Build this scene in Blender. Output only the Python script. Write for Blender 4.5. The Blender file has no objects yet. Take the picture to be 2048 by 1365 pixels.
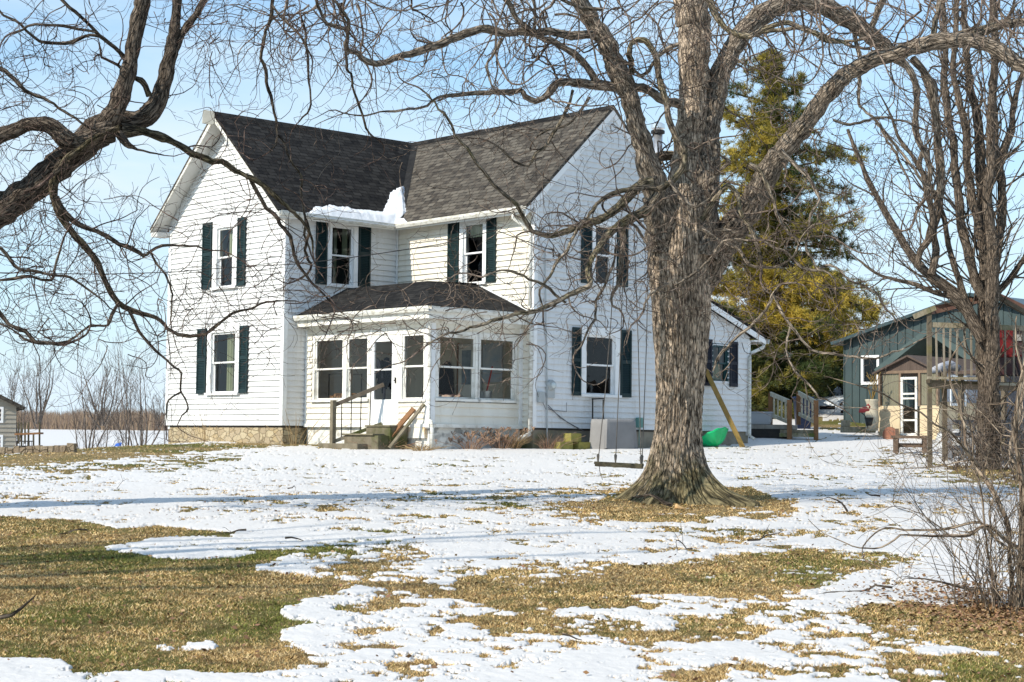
import bpy, math, random
import numpy as np
from mathutils import Vector, Matrix
R=math.radians
# ---------------- camera, world, sun, exposure ----------------
scene=bpy.context.scene
col=scene.collection
F_PX,PITCH,ROLL,YAW=3483.0,.0576,.011,-.8315
CZ=-.3314
HX,HY=35.499,-24.7539          # camera seen in the farmhouse's own frame
cy_,sy_=math.cos(YAW),math.sin(YAW)
def h2w(x,y,z=0.0):            # farmhouse frame -> world
    a,b=x-HX,y-HY
    return (cy_*a-sy_*b, sy_*a+cy_*b, z)
cam_d=bpy.data.cameras.new("camera"); cam=bpy.data.objects.new("camera",cam_d); col.objects.link(cam)
cam_d.sensor_width=36; cam_d.lens=F_PX/2048*36; cam_d.clip_end=4000; cam_d.clip_start=.1
cF=np.array([0,math.cos(PITCH),math.sin(PITCH)]); cU=np.array([0,-math.sin(PITCH),math.cos(PITCH)]); cR=np.array([1.,0,0])
c_,s_=math.cos(ROLL),math.sin(ROLL)
cRt=c_*cR+s_*cU; cUp=c_*cU-s_*cR
M=Matrix([[cRt[i],cUp[i],-cF[i],[0,0,CZ][i]] for i in range(3)]+[[0,0,0,1]])
cam.matrix_world=M
scene.camera=cam
SUN_AZ,SUN_EL=R(53.0),R(36)     # direction the light travels (from +Y toward +X), elevation
sun_d=bpy.data.lights.new("sun",'SUN'); sun_d.energy=3.8; sun_d.angle=R(.55); sun_d.color=(1,.925,.80)
sun=bpy.data.objects.new("sun",sun_d); col.objects.link(sun)
tv=Vector((math.sin(SUN_AZ)*math.cos(SUN_EL),math.cos(SUN_AZ)*math.cos(SUN_EL),-math.sin(SUN_EL)))
sun.rotation_euler=tv.to_track_quat('-Z','Y').to_euler()
world=bpy.data.worlds.new("World"); scene.world=world; world.use_nodes=True
wn=world.node_tree; wn.nodes.clear()
def N(t,typ,**k):
    n=t.nodes.new(typ)
    for a,b in k.items():
        if a=='inp':
            for q,w in b.items(): n.inputs[q].default_value=w
        else: setattr(n,a,b)
    return n
sky=N(wn,'ShaderNodeTexSky',sky_type='NISHITA',sun_disc=False,sun_elevation=SUN_EL,sun_rotation=SUN_AZ+math.pi,air_density=1.0,dust_density=.6,ozone_density=2.2)
tc=N(wn,'ShaderNodeTexCoord'); mp=N(wn,'ShaderNodeMapping'); mp.inputs['Scale'].default_value=(1.6,1.6,7)
gtx=N(wn,'ShaderNodeSeparateXYZ'); hz=N(wn,'ShaderNodeMapRange',inp={'From Min':.30,'From Max':.0,'To Min':.12,'To Max':.75}); adc=N(wn,'ShaderNodeMath',operation='ADD',use_clamp=True)
nz=N(wn,'ShaderNodeTexNoise',inp={'Scale':2.2,'Detail':7.0,'Roughness':.55,'Distortion':.5})
rp=N(wn,'ShaderNodeValToRGB'); rp.color_ramp.elements[0].position=.36; rp.color_ramp.elements[1].position=.72
rp.color_ramp.elements[0].color=(0,0,0,1); rp.color_ramp.elements[1].color=(.62,.62,.62,1)
sm=N(wn,'ShaderNodeMix',data_type='RGBA',blend_type='MULTIPLY'); sm.inputs[0].default_value=1; sm.inputs[7].default_value=(.64,.94,1.06,1)
mx=N(wn,'ShaderNodeMix',data_type='RGBA'); mx.inputs[7].default_value=(4.0,4.8,5.4,1)
bg=N(wn,'ShaderNodeBackground',inp={'Strength':.14}); wo=N(wn,'ShaderNodeOutputWorld')
L=wn.links.new
L(tc.outputs['Generated'],mp.inputs[0]); L(mp.outputs[0],nz.inputs['Vector']); L(nz.outputs[0],rp.inputs[0]); L(tc.outputs['Generated'],gtx.inputs[0]); L(gtx.outputs[2],hz.inputs[0]); L(hz.outputs[0],adc.inputs[0]); L(rp.outputs[0],adc.inputs[1]); L(adc.outputs[0],mx.inputs[0]); L(sky.outputs[0],sm.inputs[6]); L(sm.outputs[2],mx.inputs[6]); L(mx.outputs[2],bg.inputs[0]); L(bg.outputs[0],wo.inputs[0])
scene.view_settings.view_transform='Standard'; scene.view_settings.look='None'; scene.view_settings.exposure=0.5; scene.view_settings.gamma=1
# ---------------- helpers ----------------
def at(px,py,d):               # a point at depth d seen at photo pixel px,py
    a,b=px-1024,py-682.5
    u=c_*a+s_*b; w=-s_*a+c_*b
    v=(cF+cR*(u/F_PX)-cU*(w/F_PX))*d
    return np.array([v[0],v[1],v[2]+CZ])
def fold(px,py): return at(px,py,1.0)
def to_px(x,y,z):
    X=np.stack([x,y,z-CZ],-1); zz=np.maximum(X@cF,.5)
    u=X@cR/zz*F_PX; v=-(X@cU)/zz*F_PX
    return 1024+c_*u-s_*v, 682.5+s_*u+c_*v
def sstep(a,b,x):
    t=np.clip((x-a)/(b-a),0,1); return t*t*(3-2*t)
def hash2(i,j,s):
    h=(i.astype(np.int64)*374761393+j.astype(np.int64)*668265263+s*974634777)&0xffffffff
    h=((h^(h>>13))*1274126177)&0xffffffff
    return ((h^(h>>16))&0xffff)/65535.0
def vnoise(x,y,s=0):
    xi=np.floor(x);yi=np.floor(y);fx=x-xi;fy=y-yi
    fx=fx*fx*fx*(fx*(fx*6-15)+10);fy=fy*fy*fy*(fy*(fy*6-15)+10)
    xi=xi.astype(np.int64);yi=yi.astype(np.int64)
    a=hash2(xi,yi,s);b=hash2(xi+1,yi,s);c=hash2(xi,yi+1,s);d=hash2(xi+1,yi+1,s)
    return (a+(b-a)*fx)*(1-fy)+(c+(d-c)*fx)*fy
def fbm(x,y,o=4,s=0,g=.5):
    t=0;a=1;n=0
    for k in range(o):
        t=t+a*vnoise(x*2**k+k*17.3,y*2**k-k*9.1,s+k); n+=a; a*=g
    return t/n
def gz(x,y):                   # height of the ground
    x=np.asarray(x,float); y=np.asarray(y,float)
    base=CZ-1.6+.034*np.minimum(y,43)
    t=np.clip(y-43,0,19); base=base+.034*t+.0018*t*t
    base=base+np.clip(y-62,0,400)*.004
    base=base+(fbm(x*.25,y*.25,2,5)-.5)*.10*sstep(60,50,y)
    lx=-9.6+(y-33.5)*1.6/7.5
    n=np.maximum((lx-x)*.937,0); n=n*sstep(20,34,y)
    drop=.03*n*n/(1+.05*n)
    fld=-2.3+.018*np.clip(y-60,-30,220)+.004*np.clip(y-280,0,2000)
    left=np.maximum(base-drop,fld)
    w=sstep(-4,-14,x)*sstep(44,60,y)
    far=sstep(64,100,y)*sstep(14,4,x)
    w=np.maximum(w,far)
    return np.where(drop>0,left,base)*(1-w)+np.maximum(fld,-50)*w*1.0
def gp(px,d):                  # ground point below photo column px at depth d
    p=at(px,883,d); return np.array([p[0],p[1],float(gz(p[0],p[1]))])
class MB:
    def __init__(s): s.v=[];s.f=[];s.c=[]
    def q(s,*p):
        b=len(s.v); s.v+= [tuple(map(float,a)) for a in p]; s.f.append(tuple(range(b,b+len(p))))
    def box(s,x0,x1,y0,y1,z0,z1):
        s.hexa([(x0,y0,z0),(x1,y0,z0),(x1,y1,z0),(x0,y1,z0),(x0,y0,z1),(x1,y0,z1),(x1,y1,z1),(x0,y1,z1)])
    def hexa(s,p):
        b=len(s.v); s.v+=[tuple(map(float,a)) for a in p]
        for f in ((3,2,1,0),(4,5,6,7),(0,1,5,4),(1,2,6,5),(2,3,7,6),(3,0,4,7)): s.f.append(tuple(b+i for i in f))
    def bar(s,p,q,w,h,up=(0,0,1)):
        p=np.array(p,float);q=np.array(q,float);d=q-p;d/=np.linalg.norm(d)+1e-9
        a=np.cross(d,up)
        if np.linalg.norm(a)<1e-3:a=np.cross(d,(1,0,0))
        a/=np.linalg.norm(a);b=np.cross(a,d);a=a*w/2;b=b*h/2
        s.hexa([p-a-b,p+a-b,q+a-b,q-a-b,p-a+b,p+a+b,q+a+b,q-a+b])
    def tube(s,pts,rad,n=8,cap=True):
        pts=np.array(pts,float); rad=np.ones(len(pts))*rad
        v,f=tube_arr(pts,rad,n); b=len(s.v); s.v+=[tuple(a) for a in v]; s.f+=[tuple(int(i)+b for i in a) for a in f]
        if cap:
            s.f.append(tuple(b+i for i in range(n))[::-1]); s.f.append(tuple(b+len(v)-n+i for i in range(n)))
    def prism(s,poly,o,u,w,n,t):   # 2-D outline (u,w axes) extruded by t along n
        o,u,w,n=[np.array(a,float) for a in (o,u,w,n)]
        A=[o+u*a+w*b for a,b in poly]; B=[p+n*t for p in A]; k=len(A); b=len(s.v)
        s.v+=[tuple(p) for p in A]+[tuple(p) for p in B]
        s.f.append(tuple(b+i for i in range(k))[::-1]); s.f.append(tuple(b+k+i for i in range(k)))
        for i in range(k): j=(i+1)%k; s.f.append((b+i,b+j,b+k+j,b+k+i))
    def build(s,name,mat,parent=None,smooth=False,bevel=0):
        me=bpy.data.meshes.new(name); me.from_pydata(s.v,[],s.f); 
        uvl=me.uv_layers.new(name='UVMap').data
        for p in me.polygons:
            n=np.array(p.normal)
            u=np.cross((0,0,1),n)
            if np.linalg.norm(u)<.05:u=np.array([1.,0,0])
            u/=np.linalg.norm(u); v=np.cross(n,u)
            for li in p.loop_indices:
                c=np.array(me.vertices[me.loops[li].vertex_index].co); uvl[li].uv=(c@u,c@v)
        me.materials.append(mat)
        if smooth: me.polygons.foreach_set('use_smooth',[True]*len(me.polygons))
        o=bpy.data.objects.new(name,me); col.objects.link(o); 
        if parent: o.parent=parent
        if bevel:
            m=o.modifiers.new('bevel','BEVEL'); m.width=bevel; m.segments=2; m.limit_method='ANGLE'
        return o
def tube_arr(pts,rad,n):
    t=np.gradient(pts,axis=0); t/=np.linalg.norm(t,axis=1)[:,None]+1e-9
    ref=np.array([.13,.31,.94]) if abs(t.mean(0)[2])<.75 else np.array([.9,.4,.1])
    a=np.cross(t,ref); a/=np.linalg.norm(a,axis=1)[:,None]+1e-9; b=np.cross(t,a)
    th=np.arange(n)*2*np.pi/n
    v=pts[:,None,:]+rad[:,None,None]*(np.cos(th)[None,:,None]*a[:,None,:]+np.sin(th)[None,:,None]*b[:,None,:])
    m=len(pts); i=np.arange(m-1)[:,None]*n; j=np.arange(n)[None,:]; k=(j+1)%n
    f=np.stack([i+j,i+k,i+n+k,i+n+j],-1).reshape(-1,4)
    return v.reshape(-1,3),f
def np_mesh(name,v,f,mat,parent=None,smooth=False,attrs=None,uv=None):
    v=np.ascontiguousarray(v,dtype=np.float32); f=np.ascontiguousarray(f,dtype=np.int32); k=f.shape[1]
    me=bpy.data.meshes.new(name); me.vertices.add(len(v)); me.vertices.foreach_set('co',v.ravel())
    me.loops.add(f.size); me.loops.foreach_set('vertex_index',f.ravel())
    me.polygons.add(len(f)); me.polygons.foreach_set('loop_start',np.arange(len(f),dtype=np.int32)*k)
    try: me.polygons.foreach_set('loop_total',np.full(len(f),k,dtype=np.int32))
    except Exception: pass
    me.polygons.foreach_set('use_smooth',np.full(len(f),bool(smooth)))
    me.update(calc_edges=True)
    for nm,(typ,arr) in (attrs or {}).items():
        A=me.attributes.new(nm,typ,'POINT'); A.data.foreach_set({'FLOAT':'value','FLOAT_VECTOR':'vector','FLOAT_COLOR':'color'}[typ],np.ascontiguousarray(arr,dtype=np.float32).ravel())
    me.materials.append(mat)
    o=bpy.data.objects.new(name,me); col.objects.link(o)
    if parent: o.parent=parent
    return o
def empty(name,loc=(0,0,0),rz=0,label=None,cat=None,group=None,rot=None):
    o=bpy.data.objects.new(name,None); col.objects.link(o); o.location=loc; o.rotation_euler=rot or (0,0,rz); o.empty_display_size=.2
    if label: o['label']=label; o['category']=cat
    if group:o['group']=group
    return o
def tag(o,label,cat,group=None,kind=None):
    o['label']=label;o['category']=cat
    if group:o['group']=group
    if kind:o['kind']=kind
    return o
# ---------------- materials ----------------
def mat(name,c1,c2=None,rough=.7,scale=3.0,bump=0.0,bscale=None,coord='Object',stretch=(1,1,1),spec=.3,metal=0,detail=5,lo=.35,hi=.65,c3=None,s3=1.5,lo3=.55,hi3=.7):
    m=bpy.data.materials.new(name); m.use_nodes=True; t=m.node_tree; p=t.nodes['Principled BSDF']; l=t.links.new
    p.inputs['Roughness'].default_value=rough; p.inputs['Specular IOR Level'].default_value=spec; p.inputs['Metallic'].default_value=metal
    p.inputs['Base Color'].default_value=(*c1,1)
    if coord in('Object','UV','Generated'):
        tc=N(t,'ShaderNodeTexCoord'); src=tc.outputs[coord]
    else:
        tc=N(t,'ShaderNodeAttribute',attribute_name=coord); src=tc.outputs['Vector']
    mp=N(t,'ShaderNodeMapping'); mp.inputs['Scale'].default_value=stretch; l(src,mp.inputs[0])
    if c2:
        n=N(t,'ShaderNodeTexNoise',inp={'Scale':scale,'Detail':float(detail),'Roughness':.6}); l(mp.outputs[0],n.inputs['Vector'])
        r=N(t,'ShaderNodeMapRange',inp={'From Min':lo,'From Max':hi}); l(n.outputs[0],r.inputs[0])
        x=N(t,'ShaderNodeMix',data_type='RGBA'); x.inputs[6].default_value=(*c1,1);x.inputs[7].default_value=(*c2,1); l(r.outputs[0],x.inputs[0]); out=x.outputs[2]
        if c3:
            n3=N(t,'ShaderNodeTexNoise',inp={'Scale':s3,'Detail':4.0}); l(src,n3.inputs['Vector'])
            r3=N(t,'ShaderNodeMapRange',inp={'From Min':lo3,'From Max':hi3}); l(n3.outputs[0],r3.inputs[0])
            x3=N(t,'ShaderNodeMix',data_type='RGBA'); x3.inputs[7].default_value=(*c3,1); l(out,x3.inputs[6]); l(r3.outputs[0],x3.inputs[0]); out=x3.outputs[2]
        l(out,p.inputs['Base Color'])
    if bump:
        nb=N(t,'ShaderNodeTexNoise',inp={'Scale':bscale or scale*3,'Detail':5.0}); l(mp.outputs[0],nb.inputs['Vector'])
        b=N(t,'ShaderNodeBump',inp={'Strength':bump,'Distance':.02}); l(nb.outputs[0],b.inputs['Height']); l(b.outputs[0],p.inputs['Normal'])
    return m
def attr_mat(name,attr='Col',rough=.8,sub=0):
    m=bpy.data.materials.new(name); m.use_nodes=True; t=m.node_tree; p=t.nodes['Principled BSDF']
    a=N(t,'ShaderNodeAttribute',attribute_name=attr); t.links.new(a.outputs['Color'],p.inputs['Base Color']); p.inputs['Roughness'].default_value=rough; p.inputs['Specular IOR Level'].default_value=.15
    return m
def bark_mat(name,dark,light,moss=(.10,.10,.03),mossamt=.5,k=1.0):
    m=bpy.data.materials.new(name); m.use_nodes=True; t=m.node_tree; p=t.nodes['Principled BSDF']; l=t.links.new
    p.inputs['Roughness'].default_value=.9; p.inputs['Specular IOR Level'].default_value=.15
    a=N(t,'ShaderNodeAttribute',attribute_name='bk'); mp=N(t,'ShaderNodeMapping'); mp.inputs['Scale'].default_value=(46*k,46*k,8*k); l(a.outputs['Vector'],mp.inputs[0])
    n=N(t,'ShaderNodeTexNoise',inp={'Scale':1.0,'Detail':6.0,'Roughness':.62,'Distortion':.35}); l(mp.outputs[0],n.inputs['Vector'])
    r=N(t,'ShaderNodeValToRGB'); e=r.color_ramp.elements; e[0].position=.38;e[0].color=(*dark,1);e[1].position=.56;e[1].color=(*light,1); l(n.outputs[0],r.inputs[0])
    n2=N(t,'ShaderNodeTexNoise',inp={'Scale':2.6,'Detail':9.0,'Roughness':.75}); tc=N(t,'ShaderNodeTexCoord'); l(tc.outputs['Object'],n2.inputs['Vector'])
    ms=N(t,'ShaderNodeAttribute',attribute_name='moss'); ad=N(t,'ShaderNodeMath',operation='ADD'); l(n2.outputs[0],ad.inputs[0]); l(ms.outputs['Fac'],ad.inputs[1])
    mr=N(t,'ShaderNodeMapRange',inp={'From Min':.60,'From Max':.82,'To Max':mossamt}); l(ad.outputs[0],mr.inputs[0])
    rm=N(t,'ShaderNodeValToRGB'); e=rm.color_ramp.elements; e[0].position=.38;e[0].color=(*[c*.35 for c in moss],1);e[1].position=.62;e[1].color=(*[c*1.35 for c in moss],1); l(n.outputs[0],rm.inputs[0])
    nl=N(t,'ShaderNodeTexNoise',inp={'Scale':1.1,'Detail':4.0}); l(tc.outputs['Object'],nl.inputs['Vector']); rl=N(t,'ShaderNodeMapRange',inp={'From Min':.3,'From Max':.7,'To Min':.72,'To Max':1.25}); l(nl.outputs[0],rl.inputs[0])
    x=N(t,'ShaderNodeMix',data_type='RGBA'); l(rm.outputs[0],x.inputs[7]); l(r.outputs[0],x.inputs[6]); l(mr.outputs[0],x.inputs[0])
    vm=N(t,'ShaderNodeVectorMath',operation='SCALE'); l(x.outputs[2],vm.inputs[0]); l(rl.outputs[0],vm.inputs['Scale']); l(vm.outputs[0],p.inputs['Base Color'])
    mv=N(t,'ShaderNodeMapping'); mv.inputs['Scale'].default_value=(26*k,26*k,5*k); l(a.outputs['Vector'],mv.inputs[0]); nv_=N(t,'ShaderNodeTexNoise',inp={'Scale':.6,'Detail':3.0}); l(mv.outputs[0],nv_.inputs['Vector']); wv=N(t,'ShaderNodeVectorMath',operation='MULTIPLY_ADD'); wv.inputs[1].default_value=(2.6,2.6,2.2); l(nv_.outputs['Color'],wv.inputs[0]); l(mv.outputs[0],wv.inputs[2])
    vo=N(t,'ShaderNodeTexVoronoi',feature='DISTANCE_TO_EDGE',inp={'Scale':1.0}); l(wv.outputs[0],vo.inputs['Vector']); cr=N(t,'ShaderNodeMapRange',inp={'From Min':.0,'From Max':.16,'To Min':.48,'To Max':1.06}); l(vo.outputs['Distance'],cr.inputs[0])
    v2=N(t,'ShaderNodeVectorMath',operation='SCALE'); l(vm.outputs[0],v2.inputs[0]); l(cr.outputs[0],v2.inputs['Scale']); l(v2.outputs[0],p.inputs['Base Color'])
    hh=N(t,'ShaderNodeMath',operation='MULTIPLY_ADD'); hh.inputs[1].default_value=.5; l(n.outputs[0],hh.inputs[0]); l(cr.outputs[0],hh.inputs[2])
    b=N(t,'ShaderNodeBump',inp={'Strength':1.0,'Distance':.03}); l(hh.outputs[0],b.inputs['Height']); l(b.outputs[0],p.inputs['Normal'])
    return m
def shingle_mat(name,c1,c2,c3):
    m=bpy.data.materials.new(name); m.use_nodes=True; t=m.node_tree; p=t.nodes['Principled BSDF']; l=t.links.new
    p.inputs['Roughness'].default_value=.95; p.inputs['Specular IOR Level'].default_value=.1
    tc=N(t,'ShaderNodeTexCoord'); nw=N(t,'ShaderNodeTexNoise',inp={'Scale':1.2,'Detail':3.0}); l(tc.outputs['UV'],nw.inputs['Vector'])
    va=N(t,'ShaderNodeVectorMath',operation='MULTIPLY_ADD'); va.inputs[1].default_value=(.02,.04,0); l(nw.outputs['Color'],va.inputs[0]); l(tc.outputs['UV'],va.inputs[2])
    br=N(t,'ShaderNodeTexBrick',inp={'Scale':1.0,'Mortar Size':.014,'Mortar Smooth':.5,'Brick Width':.27,'Row Height':.142,'Bias':-.1}); br.offset=.37; br.offset_frequency=3
    br.inputs['Color1'].default_value=(*c1,1);br.inputs['Color2'].default_value=(*c2,1);br.inputs['Mortar'].default_value=(*[c*.25 for c in c1],1); l(va.outputs[0],br.inputs['Vector'])
    n=N(t,'ShaderNodeTexNoise',inp={'Scale':7.0,'Detail':8.0,'Roughness':.7}); l(tc.outputs['UV'],n.inputs['Vector'])
    r=N(t,'ShaderNodeMapRange',inp={'From Min':.42,'From Max':.68,'To Max':.6}); l(n.outputs[0],r.inputs[0])
    x=N(t,'ShaderNodeMix',data_type='RGBA'); x.inputs[7].default_value=(*c3,1); l(br.outputs[0],x.inputs[6]); l(r.outputs[0],x.inputs[0]); l(x.outputs[2],p.inputs['Base Color'])
    b=N(t,'ShaderNodeBump',inp={'Strength':.7,'Distance':.02}); 
    sx=N(t,'ShaderNodeSeparateXYZ'); l(va.outputs[0],sx.inputs[0]); dv=N(t,'ShaderNodeMath',operation='DIVIDE'); dv.inputs[1].default_value=.142; l(sx.outputs[1],dv.inputs[0]); fr=N(t,'ShaderNodeMath',operation='FRACT'); l(dv.outputs[0],fr.inputs[0])
    iv=N(t,'ShaderNodeMath',operation='SUBTRACT'); iv.inputs[0].default_value=1; l(fr.outputs[0],iv.inputs[1]); ad=N(t,'ShaderNodeMath',operation='ADD'); l(iv.outputs[0],ad.inputs[0]); l(n.outputs[0],ad.inputs[1]); l(ad.outputs[0],b.inputs['Height']); l(b.outputs[0],p.inputs['Normal'])
    return m
def stone_mat(name,cols,mortar,sx=3.2,sy=6.0):
    m=bpy.data.materials.new(name); m.use_nodes=True; t=m.node_tree; p=t.nodes['Principled BSDF']; l=t.links.new
    p.inputs['Roughness'].default_value=.95; p.inputs['Specular IOR Level'].default_value=.1
    tc=N(t,'ShaderNodeTexCoord'); mp=N(t,'ShaderNodeMapping'); mp.inputs['Scale'].default_value=(sx,sy,1); l(tc.outputs['UV'],mp.inputs[0])
    nd=N(t,'ShaderNodeTexNoise',inp={'Scale':1.2,'Detail':3.0}); l(mp.outputs[0],nd.inputs['Vector'])
    va=N(t,'ShaderNodeVectorMath',operation='MULTIPLY_ADD'); va.inputs[1].default_value=(.7,.7,0); l(nd.outputs['Color'],va.inputs[0]); l(mp.outputs[0],va.inputs[2])
    v1=N(t,'ShaderNodeTexVoronoi',feature='F1',inp={'Scale':1.0}); v2=N(t,'ShaderNodeTexVoronoi',feature='DISTANCE_TO_EDGE',inp={'Scale':1.0}); l(va.outputs[0],v1.inputs['Vector']); l(va.outputs[0],v2.inputs['Vector'])
    r=N(t,'ShaderNodeValToRGB'); r.color_ramp.elements[0].color=(*cols[0],1); r.color_ramp.elements[1].color=(*cols[-1],1)
    for i,c in enumerate(cols[1:-1]): e=r.color_ramp.elements.new((i+1)/(len(cols)-1)); e.color=(*c,1)
    sp=N(t,'ShaderNodeSeparateColor'); l(v1.outputs['Color'],sp.inputs[0]); n=N(t,'ShaderNodeTexNoise',inp={'Scale':5.0,'Detail':6.0}); l(mp.outputs[0],n.inputs['Vector'])
    av=N(t,'ShaderNodeMix'); av.inputs[0].default_value=.4; l(sp.outputs[0],av.inputs[2]); l(n.outputs[0],av.inputs[3]); l(av.outputs[0],r.inputs[0])
    mr=N(t,'ShaderNodeMapRange',inp={'From Min':.01,'From Max':.05}); l(v2.outputs['Distance'],mr.inputs[0])
    x=N(t,'ShaderNodeMix',data_type='RGBA'); x.inputs[6].default_value=(*mortar,1); l(r.outputs[0],x.inputs[7]); l(mr.outputs[0],x.inputs[0]); l(x.outputs[2],p.inputs['Base Color'])
    ad=N(t,'ShaderNodeMath',operation='ADD'); l(mr.outputs[0],ad.inputs[0]); l(n.outputs[0],ad.inputs[1])
    b=N(t,'ShaderNodeBump',inp={'Strength':.8,'Distance':.03}); l(ad.outputs[0],b.inputs['Height']); l(b.outputs[0],p.inputs['Normal'])
    return m
def glass_mat(name,tint,refl=.12):
    m=bpy.data.materials.new(name); m.use_nodes=True; t=m.node_tree; t.nodes.clear(); l=t.links.new
    o=N(t,'ShaderNodeOutputMaterial'); tr=N(t,'ShaderNodeBsdfTransparent'); tr.inputs[0].default_value=(*tint,1); g=N(t,'ShaderNodeBsdfGlossy',inp={'Roughness':.03}); g.inputs[0].default_value=(.9,.95,1,1)
    fr=N(t,'ShaderNodeFresnel',inp={'IOR':1.5}); ad=N(t,'ShaderNodeMath',operation='ADD'); ad.use_clamp=True; ad.inputs[1].default_value=refl; l(fr.outputs[0],ad.inputs[0])
    tc=N(t,'ShaderNodeTexCoord'); nz=N(t,'ShaderNodeTexNoise',inp={'Scale':1.5,'Detail':2.0}); l(tc.outputs['Object'],nz.inputs['Vector']); b=N(t,'ShaderNodeBump',inp={'Strength':.12,'Distance':.1}); l(nz.outputs[0],b.inputs['Height']); l(b.outputs[0],g.inputs['Normal'])
    x=N(t,'ShaderNodeMixShader'); l(ad.outputs[0],x.inputs[0]); l(tr.outputs[0],x.inputs[1]); l(g.outputs[0],x.inputs[2]); l(x.outputs[0],o.inputs[0])
    return m
def siding_mat(name,c1,c2,dirt,amt):
    m=mat(name,c1,c2,rough=.55,scale=1.4,stretch=(1,1,.35),spec=.3)
    t=m.node_tree; p=t.nodes['Principled BSDF']; l=t.links.new
    src=p.inputs['Base Color'].links[0].from_socket
    tc=N(t,'ShaderNodeTexCoord'); mp=N(t,'ShaderNodeMapping'); mp.inputs['Scale'].default_value=(9,9,1.0); l(tc.outputs['Object'],mp.inputs[0])
    n=N(t,'ShaderNodeTexNoise',inp={'Scale':1.0,'Detail':7.0,'Roughness':.7}); l(mp.outputs[0],n.inputs['Vector']); r=N(t,'ShaderNodeMapRange',inp={'From Min':.52,'From Max':.8,'To Max':amt}); l(n.outputs[0],r.inputs[0])
    x=N(t,'ShaderNodeMix',data_type='RGBA'); x.inputs[7].default_value=(*dirt,1); l(src,x.inputs[6]); l(r.outputs[0],x.inputs[0]); l(x.outputs[2],p.inputs['Base Color'])
    return m
WHITE=siding_mat('white_siding',(.725,.725,.72),(.635,.635,.625),(.44,.40,.34),.6)
CREAM=siding_mat('aged_white_siding',(.77,.735,.65),(.70,.65,.55),(.45,.38,.25),.45)
TRIM=mat('white_trim',(.80,.80,.79),(.66,.65,.62),rough=.5,scale=5,lo=.5,hi=.8,bump=.15,bscale=30)
GUTTER=mat('old_white_gutter',(.68,.67,.62),(.38,.34,.26),rough=.5,scale=6,lo=.46,hi=.72,stretch=(1,1,3))
GREEN=mat('dark_green_shutter',(.004,.017,.019),(.008,.026,.027),rough=.5,scale=8)
BLACKSH=mat('near_black_shutter',(.012,.014,.022),(.02,.02,.03),rough=.6,scale=8)
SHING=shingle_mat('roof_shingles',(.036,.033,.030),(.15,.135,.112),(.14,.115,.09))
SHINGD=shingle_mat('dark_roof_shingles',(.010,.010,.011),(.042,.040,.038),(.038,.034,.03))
METALD=mat('dark_flashing',(.014,.014,.015),(.028,.028,.028),rough=.85,scale=6,spec=.1)
STONE=stone_mat('foundation_stone',[(.30,.22,.12),(.42,.33,.20),(.36,.29,.20),(.5,.42,.28),(.25,.22,.17)],(.24,.19,.12),4.3,7.5)
CONC=mat('brown_concrete',(.20,.17,.13),(.30,.27,.21),rough=.9,scale=3,bump=.4,c3=(.12,.12,.05))
PEEL=mat('peeling_white_block',(.70,.69,.64),(.42,.40,.36),rough=.85,scale=4,bump=.5,lo=.5,hi=.66,c3=(.32,.32,.30),s3=3,lo3=.58,hi3=.64,stretch=(1,1,1.6))
GLASS=glass_mat('window_glass',(.80,.81,.80),-.01)
GLASSP=glass_mat('porch_glass',(.82,.82,.78),-.03)
DARKIN=mat('interior_dark',(.05,.045,.04),(.08,.07,.06),rough=.9)
CURT=mat('pale_curtain',(.55,.58,.42),(.42,.46,.30),rough=.9,scale=2,coord='Object',stretch=(12,12,.4))
DARKWOOD=mat('dark_mossy_wood',(.055,.045,.03),(.10,.09,.055),rough=.95,scale=5,bump=.5)
STEPM=mat('dark_mossy_concrete',(.13,.11,.075),(.20,.17,.12),rough=.95,scale=5,bump=.5,c3=(.07,.075,.025))
OLDWOOD=mat('mossy_grey_wood',(.20,.17,.11),(.32,.28,.21),rough=.95,scale=5,bump=.5,stretch=(3,3,1),c3=(.10,.11,.03))
GREYWOOD=mat('weathered_grey_wood',(.34,.32,.28),(.22,.20,.17),rough=.95,scale=6,bump=.4,stretch=(1,1,.3))
BROWNW=mat('brown_stained_wood',(.24,.12,.055),(.16,.08,.035),rough=.8,scale=5,bump=.3,stretch=(4,4,.5))
POSTW=mat('treated_yellow_brown_wood',(.26,.16,.05),(.17,.12,.03),rough=.8,scale=4,bump=.3)
BLACKM=mat('black_metal',(.012,.012,.013),(.03,.025,.02),rough=.5,scale=9)
SNOWM=mat('snow_white',(.80,.80,.81),(.75,.76,.78),rough=.6,scale=5,bump=.35,bscale=14,spec=.2)
SNOWM.node_tree.nodes['Principled BSDF'].inputs['Subsurface Weight'].default_value=0.0
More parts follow.
